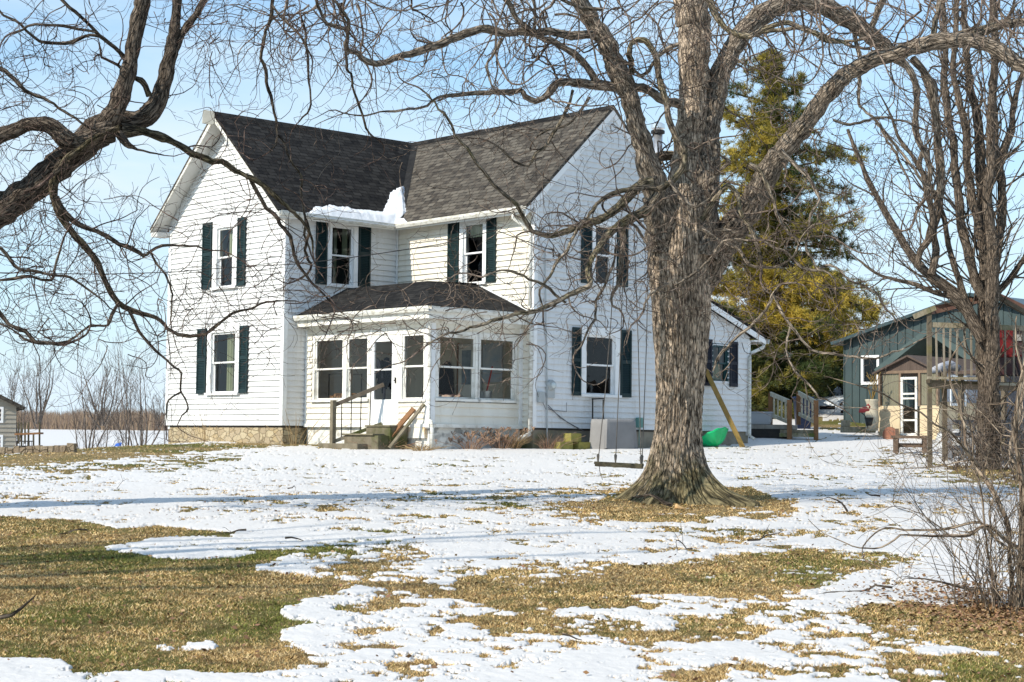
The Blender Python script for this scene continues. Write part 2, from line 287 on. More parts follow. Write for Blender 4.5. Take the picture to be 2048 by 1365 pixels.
# ---------------- the farmhouse ----------------
WA,LB,LC,WD,HR,WX=5.369,3.535,5.237,5.214,8.08,2.723
XP,YP=4.857,.665
house=empty('farmhouse',h2w(0,0,0),YAW,'white two storey farmhouse with L shaped plan, dark shingle roof and green shutters','house')
E3=.14
def siding(mb,o,u,n,rng,z0,z1,ops=(),expo=E3,lip=.034,phase=0.0):
    o,u,n=[np.array(a,float) for a in (o,u,n)]; Z=np.array([0,0,1.])
    zc=z0+phase
    while zc<z1-1e-4:
        za,zb=max(zc,z0),min(zc+expo,z1)
        cuts=sorted({za,zb}|{c for op in ops for c in (op[2],op[3]) if za+1e-4<c<zb-1e-4})
        for a,b in zip(cuts[:-1],cuts[1:]):
            ta=lip*(1-(a-zc)/expo)+.004; tb=lip*(1-(b-zc)/expo)+.004
            la,ra=rng(a); lb_,rb=rng(b)
            segs=[(la,ra,lb_,rb)]
            for op in ops:
                if op[2]<=a+1e-4 and op[3]>=b-1e-4:
                    ns=[]
                    for s in segs:
                        if op[0]>s[0] and op[0]<s[1]: ns.append((s[0],op[0],s[2],min(op[0],s[3])))
                        if op[1]<s[1] and op[1]>s[0]: ns.append((op[1],s[1],max(op[1],s[2]),s[3]))
                        if op[1]<=s[0] or op[0]>=s[1]: ns.append(s)
                    segs=ns
            for s in segs:
                if s[1]-s[0]<1e-3: continue
                P=lambda uu,zz,tt:o+u*uu+Z*zz+n*tt
                mb.q(P(s[0],a,ta),P(s[1],a,ta),P(s[3],b,tb),P(s[2],b,tb))
                if abs(a-za)<1e-5: mb.q(P(s[0],a,-.01),P(s[1],a,-.01),P(s[1],a,ta),P(s[0],a,ta))
        zc+=expo
X_,Y_=np.array([1.,0,0]),np.array([0,1.,0]); NX,NY=-X_,-Y_
FA=((0,0,0),X_,NY)          # face A: u = x
FB=((0,0,0),Y_,X_)          # face B: u = y
FC=((0,LB,0),X_,NY)
FD=((LC,0,0),Y_,X_)
FP1=((0,YP,0),X_,NY); FP2=((XP,0,0),Y_,X_)
def fbox(mb,face,u0,u1,z0,z1,n0,n1):
    o,u,n=[np.array(a,float) for a in face]; Z=np.array([0,0,1.])
    P=lambda a,b,c:o+u*a+Z*b+n*c
    mb.hexa([P(u0,z0,n1),P(u1,z0,n1),P(u1,z0,n0),P(u0,z0,n0),P(u0,z1,n1),P(u1,z1,n1),P(u1,z1,n0),P(u0,z1,n0)])
def frame(mb,face,u0,u1,z0,z1,w,n0,n1,bot=None):
    bot=w if bot is None else bot
    fbox(mb,face,u0,u0+w,z0+bot,z1-w,n0,n1);fbox(mb,face,u1-w,u1,z0+bot,z1-w,n0,n1)
    fbox(mb,face,u0,u1,z1-w,z1,n0,n1);fbox(mb,face,u0,u1,z0,z0+bot,n0,n1)
def window(face,u0,u1,z0,z1,cas=.17,curtain=None,mid=None,trim=TRIM,sill=True,glass=GLASS,proj=.06,parent=None,top=None,muntin=0,sashw=.05):
    """casing around the opening u0..u1; sash, pane, sill, curtain below it"""
    parent=parent or house
    m=MB(); top=top or cas
    fbox(m,face,u0-cas,u0,z0,z1+top,-.02,proj);fbox(m,face,u1,u1+cas,z0,z1+top,-.02,proj);fbox(m,face,u0,u1,z1,z1+top,-.02,proj-.004)
    for a in (u0,u1-.02): fbox(m,face,a,a+.02,z0,z1,-.12,-.02)
    w=m.build('window',trim,parent)
    s=MB(); mid=mid or (z0+z1)/2
    frame(s,face,u0,u1,mid-.02,z1,sashw,-.045,.005,.04); frame(s,face,u0+.012,u1-.012,z0,mid+.015,sashw-.012,-.085,-.047)
    if muntin: 
        c=(u0+u1)/2; fbox(s,face,c-.012,c+.012,mid,z1,-.035,-.01)
    s.build('sash',trim,w)
    g=MB(); o,u,n=[np.array(a,float) for a in face]; Z=np.array([0,0,1.]); P=lambda a,b,c:o+u*a+Z*b+n*c
    g.q(P(u0+.03,mid,-.02),P(u1-.03,mid,-.02),P(u1-.03,z1-.03,-.02),P(u0+.03,z1-.03,-.02))
    g.q(P(u0+.03,z0+.03,-.066),P(u1-.03,z0+.03,-.066),P(u1-.03,mid,-.066),P(u0+.03,mid,-.066))
    g.build('pane',glass,w)
    if sill:
        k=MB(); fbox(k,face,u0-cas-.02,u1+cas+.02,z0-.06,z0,-.02,proj+.05); k.build('sill',trim,w)
    for (a,b,c,d) in (curtain or []):
        k=MB(); N_=24; pts=[]
        for i in range(N_+1):
            uu=a+(b-a)*i/N_; pts.append((uu,-.16-.03*math.sin(i*1.9)-.012*math.sin(i*5.1)))
        for i in range(N_):
            (ua,na),(ub,nb)=pts[i],pts[i+1]
            fl=lambda uu:a+(uu-a)*1.0
            k.q(P(ua,c,na),P(ub,c,nb),P(ub,d,nb),P(ua,d,na))
        k.build('curtain',CURT,w,smooth=True)
    return w
def shutter(face,u0,u1,z0,z1,m_=GREEN,parent=None):
    m=MB(); mid=z0+(z1-z0)*.52; face=(np.array(face[0],float)+np.array(face[2],float)*.028,face[1],face[2])
    fbox(m,face,u0,u0+.05,z0,z1,.012,.05);fbox(m,face,u1-.05,u1,z0,z1,.012,.05)
    for a,b in ((z0,z0+.09),(mid-.04,mid+.04),(z1-.07,z1)): fbox(m,face,u0+.05,u1-.05,a,b,.014,.048)
    o,u,n=[np.array(a,float) for a in face]; Z=np.array([0,0,1.]); P=lambda a,b,c:o+u*a+Z*b+n*c
    for lo,hi in ((z0+.09,mid-.04),(mid+.04,z1-.07)):
        k=int((hi-lo)/.042)
        for i in range(k):
            a=lo+(hi-lo)*i/k; b=lo+(hi-lo)*(i+1)/k
            m.q(P(u0+.05,a,.044),P(u1-.05,a,.044),P(u1-.05,b,.02),P(u0+.05,b,.02)); m.q(P(u0+.05,a,.018),P(u1-.05,a,.018),P(u1-.05,a,.044),P(u0+.05,a,.044))
    return m.build('shutter',m_,parent or house)
SL=(HR-.02-5.60)/(WA/2); SR=(HR-.02-5.60)/(WD/2)
def gabA(z): 
    return (-WA,0.) if z<=5.5 else (-WA/2-max(0,(HR-.1-z)/SL),-WA/2+max(0,(HR-.1-z)/SL))
def gabD(z):
    return (LB,LB+WD) if z<=5.5 else (LB+WD/2-max(0,(HR-.1-z)/SR),LB+WD/2+max(0,(HR-.1-z)/SR))
opA=[(-3.2,-2.08,.84,2.40),(-3.03,-2.29,3.58,5.12)]
opB=[(1.37,2.07,3.58,5.08)]; opC=[(2.67,3.42,3.58,5.08)]
opD=[(5.26,6.27,.84,2.30),(5.55,6.15,3.58,5.02)]
w=MB(); siding(w,*FA,gabA,0,HR-.12,opA); w.build('wall',WHITE,house)
w=MB(); siding(w,*FB,lambda z:(0,LB),0,5.5,opB); w.build('wall',WHITE,house)
w=MB(); siding(w,*FC,lambda z:(0,LC),0,5.5,opC); w.build('wall',CREAM,house)
w=MB(); siding(w,*FD,gabD,0,HR-.12,opD); w.build('wall',WHITE,house)
w=MB()   # walls away from the camera, ceilings and floors
w.box(-WA,-WA+.1,.02,LB+WD,-.1,5.5); w.box(-WA+.1,LC,LB+WD-.1,LB+WD,-.1,5.5)
w.build('rear_wall',WHITE,house)
w=MB()
for z in (-.05,2.85,5.45):
    w.box(-WA+.1,-.02,.02,LB,z,z+.1); w.box(-WA+.1,LC-.02,LB+.02,LB+WD-.1,z,z+.1)
w.box(-WA/2-.05,-WA/2+.05,.3,LB,.05,5.4) if False else None
w.box(-WA+.2,LC-.05,LB+2.9,LB+3.0,.05,2.8); w.box(-WA+.2,LC-.05,LB+2.9,LB+3.0,2.95,5.4); w.box(-WA+.1,-.05,2.4,2.5,.05,2.8); w.box(-WA+.1,-.05,2.4,2.5,2.95,5.4)
w.build('inner_floor',DARKIN,house)
# corner boards
for nm,args in (('a',(FA,-.07,.022,0,5.42,-.01,.028)),):
    pass
def lprism(x,y,sx,sy,a,z0,z1,t=.045):
    k=MB(); k.prism([(t,t),(-a,t),(-a,.0),(0,.0),(0,-a),(t,-a)],(x,y,z0),(sx,0,0),(0,sy,0),(0,0,1),z1-z0); k.build('corner_board',TRIM,house)
lprism(0,0,1,-1,.075,0,5.42); lprism(-WA,0,-1,-1,.07,0,5.35); lprism(LC,LB,1,-1,.075,0,5.42)
for b_ in ((.036,.07,LB-.07,LB-.037,2.9,5.4),(LC-.02,LC+.042,LB+WD-.05,LB+WD+.03,0,5.3)):
    m=MB(); m.box(*b_); m.build('corner_board',TRIM,house)
# windows and shutters
window(FA,-3.2,-2.08,.84,2.40,curtain=[(-2.75,-2.45,.8,2.4)],cas=.19)
shutter(FA,-3.86,-3.43,.82,2.53); shutter(FA,-1.87,-1.5,.82,2.53)
window(FA,-3.03,-2.29,3.58,5.12,curtain=[(-2.75,-2.33,4.35,5.1)],cas=.2)
shutter(FA,-3.71,-3.27,3.56,5.30); shutter(FA,-2.06,-1.70,3.56,5.30)
window(FB,1.37,2.07,3.58,5.08,cas=.13,curtain=[(1.6,1.66,3.6,5.0),(1.85,2.0,4.3,5.05)])
shutter(FB,.88,1.22,3.56,5.27);shutter(FB,2.22,2.60,3.56,5.24)
window(FC,2.67,3.42,3.58,5.08,cas=.13,curtain=[(2.7,3.4,4.75,5.1)])
shutter(FC,2.1,2.51,3.56,5.28);shutter(FC,3.57,3.90,3.56,5.26)
window(FD,5.55,6.15,3.58,5.02,cas=.13);shutter(FD,5.06,5.41,3.56,5.12);shutter(FD,6.30,6.69,3.56,5.14)
window(FD,5.26,6.27,.84,2.30,cas=.17,top=.2);shutter(FD,4.78,5.07,.80,2.46);shutter(FD,6.46,6.84,.80,2.48)
# foundation
m=MB(); m.box(-WA+.03,-.03,.03,.3,-1.5,-.005); m.box(-.3,-.031,.3,LB,-1.5,-.005); m.box(-WA+.031,-WA+.3,.3,LB+WD,-1.5,-.005); m.build('stone_foundation',STONE,house)
m=MB(); m.box(LC-.3,LC-.03,LB+.03,LB+WD,-1.5,-.005); m.box(.0,LC-.3,LB+.031,LB+.3,-1.5,-.005); m.build('foundation',CONC,house)
# roof
ove=.34; ovA=.47; o2=.06; TH=.07
xr=-WA/2; yr=LB+WD/2
ze=5.60-SL*ove; zer=5.60-SR*ove
def slab(mb,pts,t=TH):
    n=np.cross(np.array(pts[1])-pts[0],np.array(pts[2])-pts[0]); n/=np.linalg.norm(n)
    if n[2]<0:n=-n
    A=[np.array(p,float) for p in pts]; B=[p-n*t for p in A]; k=len(A); b=len(mb.v); mb.v+=[tuple(p) for p in A+B]
    c=np.cross(A[1]-A[0],A[2]-A[0])
    f=tuple(range(b,b+k)); g=tuple(range(b+k,b+2*k))
    mb.f.append(f if c[2]>0 else f[::-1]); mb.f.append(g[::-1] if c[2]>0 else g)
    for i in range(k): j=(i+1)%k; mb.f.append((b+i,b+j,b+k+j,b+k+i))
zb=ze
vb=(ove,LB-ove,ze)
rb=MB(); slab(rb,[(xr,-ovA,HR),(xr,yr,HR),vb,(ove,-ovA,ze)]); r1=rb.build('roof',SHINGD,house)  # darker shingle copy: this slope's weaker sun is put into the colour
rb=MB(); slab(rb,[(xr,yr,HR),(LC+o2,yr,HR),(LC+o2,LB-ove,ze),vb]); rb.build('roof',SHING,house)
rb=MB(); slab(rb,[(xr,-ovA,HR),(-WA-ove,-ovA,ze),(-WA-ove,LB+WD+ove,ze),(xr,yr,HR)]); slab(rb,[(xr,yr,HR),(-WA-ove,LB+WD+ove,ze),(LC+o2,LB+WD+ove,ze),(LC+o2,yr,HR)]); rb.build('roof',SHING,house)
# valley flashing, lies 5 mm over the shingles on both sides
v0=np.array([xr,yr,HR]);v1=np.array(vb); 
m=MB(); Z=np.array([0,0,.012])
dB=np.array([0,-1,0.])*.28; dC=np.array([1,0,0.])*.28
m.q(v0+Z,v1+Z,v1+Z+dB*.9,v0+Z+dB*.9); m.q(v0+Z,v0+Z+dC,v1+Z+dC,v1+Z); m.build('valley_flashing',METALD,house)
m=MB(); m.prism([(-.14,-.13),(0,.012),(.14,-.13),(.14,-.15),(0,-.01),(-.14,-.15)],(xr,-ovA-.01,HR+.01),X_,(0,0,1),Y_,yr+ovA); m.prism([(-.14,-.13),(0,.013),(.14,-.13),(.14,-.15),(0,-.01),(-.14,-.15)],(xr,yr,HR+.012),Y_,(0,0,1),X_,LC+o2-xr); m.build('ridge_cap',SHINGD,house)
# rake boards and soffit on gable A
m=MB()
for s in (-1,1):
    e=(WA/2+ove)
    for (y0,y1,dz0,dz1) in ((-ovA-.0,-ovA+.03,-.17,-.085),):
        p0=np.array([xr,y0,HR]);p1=np.array([xr+s*e,y0,ze])
        a=[p0+(0,0,dz0-.06),p1+(0,0,dz0+.06),p1+(0,0,dz1),p0+(0,0,dz1)]
        m.hexa([a[0],a[1],a[1]+(0,.03,0),a[0]+(0,.03,0),a[3],a[2],a[2]+(0,.03,0),a[3]+(0,.03,0)])
m.build('rake_board',GUTTER,house)
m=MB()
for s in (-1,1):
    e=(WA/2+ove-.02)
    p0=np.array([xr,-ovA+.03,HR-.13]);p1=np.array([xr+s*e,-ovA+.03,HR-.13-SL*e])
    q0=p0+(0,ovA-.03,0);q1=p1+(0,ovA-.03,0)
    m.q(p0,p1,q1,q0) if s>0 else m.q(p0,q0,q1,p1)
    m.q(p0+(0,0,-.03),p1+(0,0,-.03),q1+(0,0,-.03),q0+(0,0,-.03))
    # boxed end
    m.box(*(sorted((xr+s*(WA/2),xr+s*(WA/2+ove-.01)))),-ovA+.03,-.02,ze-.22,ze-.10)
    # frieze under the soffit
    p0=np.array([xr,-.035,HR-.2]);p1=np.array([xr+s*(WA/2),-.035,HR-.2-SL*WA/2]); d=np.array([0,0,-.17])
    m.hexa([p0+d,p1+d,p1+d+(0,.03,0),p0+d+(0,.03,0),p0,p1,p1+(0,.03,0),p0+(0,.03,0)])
m.build('soffit',mat('shade_grey_soffit',(.56,.555,.54),(.40,.38,.34),rough=.7,scale=2,lo=.5,hi=.8),house)  # grey base carries the overhang's shade in its colour, with darker mottling
m=MB()  # rake trim on gable D
for s in (-1,1):
    p0=np.array([LC+.02,yr,HR-.08]);p1=np.array([LC+.02,yr+s*(WD/2+ove),HR-.08-SR*(WD/2+ove)]); d=np.array([0,0,-.2]); t=np.array([.03,0,0])
    m.hexa([p0+d,p1+d,p1+d+t,p0+d+t,p0,p1,p1+t,p0+t])
m.build('rake_board',TRIM,house)
# eave soffits and gutters
m=MB(); m.box(.03,ove-.03,-ovA+.03,LB-.02,ze-.14,ze-.11); m.box(ove-.03,ove,-ovA+.03,LB-ove,ze-.2,ze-.06)
m.box(ove,LC+.02,LB-ove+.03,LB-.02,ze-.139,ze-.109); m.box(ove,LC+.02,LB-ove,LB-ove+.03,ze-.2,ze-.06); m.build('soffit',TRIM,house)
def gutter(mb,p,q,w=.12,h=.12,out=(1,0,0)):
    p=np.array(p,float);q=np.array(q,float);o=np.array(out,float);Z=np.array([0,0,1.]);t=.01
    pts=[(0,0),(w*.75,0),(w,h*.55),(w,h),(w-.018,h),(w-.018,h-.012),(w-t,h-.012),(w-t,h*.6),(w*.72,t),(t,t),(t,h),(0,h)]
    mb.prism(pts,p,o,Z,(q-p)/np.linalg.norm(q-p),np.linalg.norm(q-p))
m=MB(); gutter(m,(ove+.001,-ovA+.02,ze-.155),(ove+.001,LB-ove-.13,ze-.175)); m.build('gutter',GUTTER,house)
m=MB(); gutter(m,(ove+.02,LB-ove-.001,ze-.17),(LC+.06,LB-ove-.001,ze-.15),out=(0,-1,0)); m.build('gutter',GUTTER,house)
# downspouts
def spout(pts,w=.075,name='downspout',mt=GUTTER):
    m=MB(); m.tube(np.array(pts,float),w*.55,8); return m.build(name,mt,house,smooth=True)
spout([(LC-.35,LB-ove-.06,ze-.16),(LC-.35,LB-ove-.06,ze-.28),(LC-.12,LB-.1,ze-.55),(LC-.06,LB-.08,ze-.7),(LC-.06,LB-.08,2.9)])
# dish like panel on the gable tip
# lean-to annexe
AX=[(LB+WD,LB+WD+WX)]
opX=[(9.97,10.55,1.32,2.26)]
m=MB(); siding(m,*FD,lambda z:(LB+WD+.0,min(LB+WD+WX,LB+WD+max(0.02,(3.60-z)/.377))),0,3.5,opX); m.build('annexe_wall',WHITE,house)
m=MB(); y0=LB+WD; y1=y0+WX
m.box(LC-5,LC-.02,y1-.1,y1,-.1,2.5); m.build('annexe_wall',WHITE,house)
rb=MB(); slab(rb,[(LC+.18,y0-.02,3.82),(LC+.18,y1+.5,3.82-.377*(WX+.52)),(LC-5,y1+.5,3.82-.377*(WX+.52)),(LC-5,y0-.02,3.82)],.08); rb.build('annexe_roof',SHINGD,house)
m=MB(); p0=np.array([LC+.15,y0,3.72]);p1=np.array([LC+.15,y1+.5,3.72-.377*(WX+.5)]);d=np.array([0,0,-.15]);t=np.array([.03,0,0])
m.hexa([p0+d,p1+d,p1+d+t,p0+d+t,p0,p1,p1+t,p0+t]); m.box(LC+.03,LC+.15,y1+.05,y1+.5,2.42,2.46); m.box(LC+.001,LC+.034,y1-.08,y1+.02,0,2.45); m.build('rake_board',TRIM,house)
m=MB(); m.box(LC-.3,LC-.03,y0,y1,-1.4,-.005); m.build('foundation',CONC,house)
m=MB(); gutter(m,(LC+.2,y1+.5,2.38),(LC-5,y1+.5,2.38),out=(0,1,0)); m.build('gutter',GUTTER,house)
spout([(LC+.1,y1+.5,2.38),(LC+.1,y1+.46,2.28),(LC+.07,y1+.0,2.1),(LC+.07,y1-.06,2.0),(LC+.07,y1-.06,-.1),(LC+.2,y1-.02,-.2)],.09)
DG=mat('dark_green_frame',(.015,.05,.055),rough=.4)
window(FD,9.97,10.55,1.32,2.26,cas=.05,trim=DG,sill=False,curtain=[(10.0,10.5,1.3,1.78)],muntin=1,proj=.03)
shutter(FD,9.56,9.90,1.18,2.40,BLACKSH);shutter(FD,10.62,10.93,1.18,2.38,BLACKSH)
# ---------------- porch ----------------
HPT=2.62
opP1=[(.36,2.66-.02,.60,2.18),(2.62,3.76,.10,2.22),(3.78,4.72,.58,2.18)]
w=MB(); siding(w,*FP1,lambda z:(.03,XP),.05,HPT,[(.30,4.78,.56,2.24),(2.62,3.74,.0,2.3)],phase=-.02); w.build('porch_wall',CREAM,house)
w=MB(); siding(w,*FP2,lambda z:(YP,LB),.05,HPT,[(.80,3.34,.56,2.2)],expo=.2,lip=.032); w.build('porch_wall',CREAM,house)
m=MB(); 
lprism(XP,YP,1,-1,.12,-.05,HPT,.045)
for F_,a_,b_ in ((FP2,LB-.13,LB-.02),(FP1,.04,.1)):
    m=MB(); fbox(m,F_,a_,b_,0,HPT,0,.042); m.build('corner_board',TRIM,house)
TRIMP=mat('worn_porch_trim',(.76,.745,.69),(.50,.46,.38),rough=.6,scale=4,lo=.48,hi=.74,bump=.2,bscale=30)
window(FP1,.42,1.57,.64,2.14,cas=.09,trim=TRIMP,glass=GLASSP,top=.10,proj=.03,sashw=.05)
window(FP1,1.73,2.55,.64,2.14,cas=.07,trim=TRIMP,glass=GLASSP,top=.10,proj=.03,sashw=.05)
window(FP1,3.86,4.66,.62,2.14,cas=.10,trim=TRIMP,glass=GLASSP,top=.10,proj=.03,sashw=.05)
window(FP2,.90,2.02,.64,2.10,cas=.10,trim=TRIMP,glass=GLASSP,top=.10,proj=.03,sashw=.05)
window(FP2,2.15,3.27,.64,2.10,cas=.06,trim=TRIMP,glass=GLASSP,top=.10,proj=.03,sashw=.05)
# door
m=MB(); fbox(m,FP1,2.68,2.79,.055,2.14,-.05,.015);fbox(m,FP1,3.47,3.60,.055,2.14,-.05,.015);fbox(m,FP1,2.79,3.47,1.99,2.14,-.05,.014);fbox(m,FP1,2.79,3.47,.055,.62,-.05,.014);fbox(m,FP1,2.79,3.47,1.31,1.345,-.04,.0)
door=m.build('storm_door',TRIM,house)
g=MB(); g.q((2.79,YP+.02,.62),(3.47,YP+.02,.62),(3.47,YP+.02,1.99),(2.79,YP+.02,1.99)); g.build('pane',GLASSP,door)
m=MB(); fbox(m,FP1,3.63,3.66,1.0,1.13,.02,.06); m.bar((3.645,YP-.03,1.06),(3.645,YP-.09,1.06),.03,.03); m.build('handle',BLACKM,door)
m=MB(); fbox(m,FP1,2.60,2.68,.052,2.33,-.06,.03);fbox(m,FP1,3.60,3.76,.052,2.33,-.06,.03);fbox(m,FP1,2.68,3.60,2.14,2.33,-.06,.029);m.build('door_frame',TRIMP,house)
# sill ledge, base wall
RUSTY=mat('rust_stained_white',(.74,.71,.62),(.60,.36,.12),rough=.7,scale=2.5,lo=.52,hi=.66)
m=MB(); m.box(-.0+.05,XP+.06,YP-.07,YP-.0205,-.03,.05); m.box(XP+.0215,XP+.08,YP-.02,LB-.02,-.03,.05); m.build('sill_ledge',TRIMP,house)
m=MB(); m.box(2.4,4.75,YP-.06,YP+.02,-.28,-.032); m.build('threshold_board',RUSTY,house)
m=MB(); m.box(.06,XP-.03,YP+.03,YP+.2,-1.4,-.03); m.box(XP-.2,XP-.029,YP+.2,LB-.04,-1.4,-.03); m.build('porch_base',PEEL,house)
# porch floor and inside
m=MB(); m.box(.04,XP-.03,YP+.05,LB-.03,-.03,.04); m.build('porch_floor',GREYWOOD,house)
m=MB(); m.box(.04,XP-.03,YP+.05,LB-.03,2.5,2.55); m.build('porch_ceiling',TRIMP,house)
# porch roof, truncated hip
ez,tz=2.74,3.50; ex,ey=XP+.33,YP-.33; tx,ty=3.28,1.85
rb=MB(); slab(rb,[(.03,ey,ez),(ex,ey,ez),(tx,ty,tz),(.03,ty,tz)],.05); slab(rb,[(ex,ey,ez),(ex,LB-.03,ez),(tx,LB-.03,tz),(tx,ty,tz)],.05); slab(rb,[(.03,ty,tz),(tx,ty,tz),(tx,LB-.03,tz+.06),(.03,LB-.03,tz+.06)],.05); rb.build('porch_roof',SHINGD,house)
m=MB(); 
p0=np.array([.023,ey,ez+.0]);p1=np.array([.023,ty,tz]); m.bar(p0+(.02,0,.03),p1+(.02,0,.03),.03,.06); m.build('porch_roof_trim',TRIM,house); m=MB()
p0=np.array([ex,LB-.04,ez+.02]);p1=np.array([tx,LB-.04,tz+.02]); m.bar(p0,p1,.03,.05); m.build('porch_roof_trim',TRIM,house)
m=MB(); m.box(.03,ex-.02,ey+.02,YP-.02,ez-.28,ez-.25); m.box(XP+.022,ex-.02,YP-.02,LB-.03,ez-.279,ez-.249)
m.box(.03,ex-.02,ey,ey+.03,ez-.3,ez-.06); m.box(ex-.03,ex,ey,LB-.03,ez-.3,ez-.06)
m.box(.03,XP+.01,YP-.05,YP-.021,2.36,2.46); m.box(XP+.022,XP+.05,YP-.02,LB-.03,2.36,2.46); m.build('soffit',TRIMP,house)
m=MB(); gutter(m,(-.05,ey-.001,ez-.15),(ex+.1,ey-.001,ez-.15),out=(0,-1,0)); m.build('gutter',GUTTER,house)
m=MB(); gutter(m,(ex+.001,ey-.02,ez-.15),(ex+.001,LB-.02,ez-.15)); m.build('gutter',GUTTER,house)
spout([(XP+.1,YP-.2,ez-.2),(XP+.06,YP-.07,ez-.35),(XP+.06,YP-.075,.16),(XP+.16,YP-.09,.1),(XP+.22,YP-.1,.0),(XP+.22,YP-.1,-.55)],.085)
spout([(ex+.02,LB-.14,ez-.2),(LC+.01,LB-.09,ez-.4),(LC+.01,LB-.09,-.10),(LC+.01,LB-.10,-.16),(LC+.0,LB-.3,-.22),(LC-.25,LB-.75,-.50)],.10)
# service mast, meter, boxes, conduit
GREYP=mat('grey_metal_box',(.42,.44,.44),(.34,.36,.36),rough=.5)
def dpt(y,z,n=.03): return (LC+n,y,z)
m=MB(); m.tube([dpt(3.83,4.3,.06),dpt(3.83,4.0,.06),dpt(3.93,1.2,.06),dpt(3.95,-.1,.06),dpt(3.98,-.4,.06)],.018,8); cnd=m.build('conduit',GREYP,house,smooth=True)
m=MB(); m.tube([dpt(4.05,1.02,.03),dpt(4.05,1.02,.10),dpt(4.05,1.02,.16)],[.13,.13,.10],20); m.box(LC+.02,LC+.09,3.93,4.17,.72,1.05); mt_=m.build('electric_meter',GREYP,house)
m=MB(); m.tube([dpt(4.05,1.02,.161),dpt(4.05,1.02,.2)],[.085,.06],20); m.build('dial',mat('meter_glass',(.55,.6,.6),rough=.1),mt_,smooth=True)
m=MB(); m.box(LC+.04,LC+.14,3.62,3.80,.60,.86); m.build('utility_box',GREYP,house,bevel=.01)
m=MB(); m.box(LC+.03,LC+.14,7.04,7.20,.05,.30); m.tube([dpt(7.12,.05,.08),dpt(7.12,-.4,.08)],.012,6); m.build('utility_box',mat('faded_green_box',(.12,.25,.22),rough=.6),house,bevel=.01)
m=MB(); m.tube([dpt(3.98,.55,.05),dpt(4.4,.25,.045),dpt(4.9,.05,.05),dpt(5.2,-.06,.05)],.009,6); m.tube([dpt(3.8,.62,.05),dpt(3.9,.45,.06),dpt(4.6,.40,.05),dpt(4.6,.62,.05)],.007,6);m.tube([dpt(3.98,.5,.05),dpt(4.7,.12,.045),dpt(5.05,-.02,.05)],.007,6); m.build('cable',mat('grey_cable',(.15,.15,.16)),house)
m=MB(); frame(m,FD,5.72,5.95,.1,.26,.02,.01,.035); [fbox(m,FD,5.74,5.93,.12+i*.03,.13+i*.03,.012,.03) for i in range(4)]; m.build('vent_grille',GREYP,house)
# vent stack above the rear slope
PIPE=mat('stainless_pipe',(.62,.62,.62),(.25,.13,.06),rough=.3,metal=.8,scale=2.2,lo=.5,hi=.62,stretch=(2,2,1.2))
c=np.array([LC-1.0,8.9,0]); m=MB(); m.tube([c+(0,0,5.0),c+(0,0,7.95)],.125,20); ch=m.build('chimney_pipe',PIPE,house,smooth=True)
m=MB(); m.tube([c+(0,0,7.84),c+(0,0,7.86),c+(0,0,7.93),c+(0,0,7.95)],[.13,.185,.185,.15],20); m.build('cap',BLACKM,ch)
m=MB(); m.tube([c+(0,0,7.99),c+(0,0,8.10),c+(0,0,8.14)],[.19,.19,.12],20); m.build('cap',mat('bright_steel',(.7,.7,.7),rough=.25,metal=.8),ch)
# white panel dish at the left gable tip
m=MB(); o=np.array([-2.98,-ovA-.12,7.93]); 
m.prism([(-.20,-.17),(.16,-.17),(.20,-.13),(.20,.17),(.16,.2),(-.17,.2),(-.21,.15)],o+(.30,-.02,-.02),(.42,.63,-.08),(-.08,.12,.99),(-.83,.55,0),.05); m.bar(o+(.05,.05,0),(-2.7,-ovA+.0,7.85),.03,.03)
m.build('panel_antenna',mat('beige_panel',(.42,.40,.34),(.36,.34,.29),rough=.6),house,bevel=.012)
# ---------------- snow on the roof ----------------
def roof_snow():
    ye=LB-ove; nx,ny=90,170
    X,Yv=np.meshgrid(np.linspace(-1.15,.80,nx),np.linspace(.35,4.55,ny))
    s=ove-X; a=Yv-ye
    zr=np.maximum(HR-SL*(X-xr),HR-(HR-ze)/(yr-ye)*(yr-Yv))
    top=np.interp(Yv,[.45,.7,1.2,2.0,2.7,3.05,3.3,3.57,3.97,4.40,4.5],[-.05,.12,.26,.28,.27,.31,.52,.78,1.12,1.22,1.05])+(fbm(X*0+1,Yv*5,3,4)-.5)*.12
    inB=np.minimum(top-s,.09+s); wd=np.interp(a,[0,.3,.7,1.2,1.35],[.42,.34,.16,.03,-.1])+(fbm(Yv*4,X*0,2,8)-.5)*.08
    inC=np.minimum(wd-(a-s),a+.09)
    ins=np.where(s>=a,inB,inC)
    z=zr+.065*np.clip(ins/.16,-.3,1)**1*np.where(ins>0,1,1)+.035*(fbm(X*9,Yv*9,4,2)-.5)+.10*np.exp(-((s-a)/.3)**2)*np.clip(ins/.14,0,1)
    z=np.where(s<0,np.minimum(z,ze+.10*np.clip(ins/.09,0,1)),z)
    V=np.stack([X,Yv,z],-1).reshape(-1,3); F_=[]
    for j in range(ny-1):
        for i in range(nx-1):
            if max(ins[j,i],ins[j,i+1],ins[j+1,i],ins[j+1,i+1])>-.02: k=j*nx+i; F_.append((k,k+1,k+nx+1,k+nx))
    m=MB(); used=sorted({q for f in F_ for q in f}); mp_={q:i for i,q in enumerate(used)}
    m.v=[tuple(V[q]) for q in used]; m.f=[tuple(mp_[q] for q in f) for f in F_]
    o=m.build('roof_snow',SNOWM,None,smooth=True); o.location=h2w(0,0,0); o.rotation_euler=(0,0,YAW)
    tag(o,'melting snow heaped along the eave and in the valley of the farmhouse roof','snow')
roof_snow()
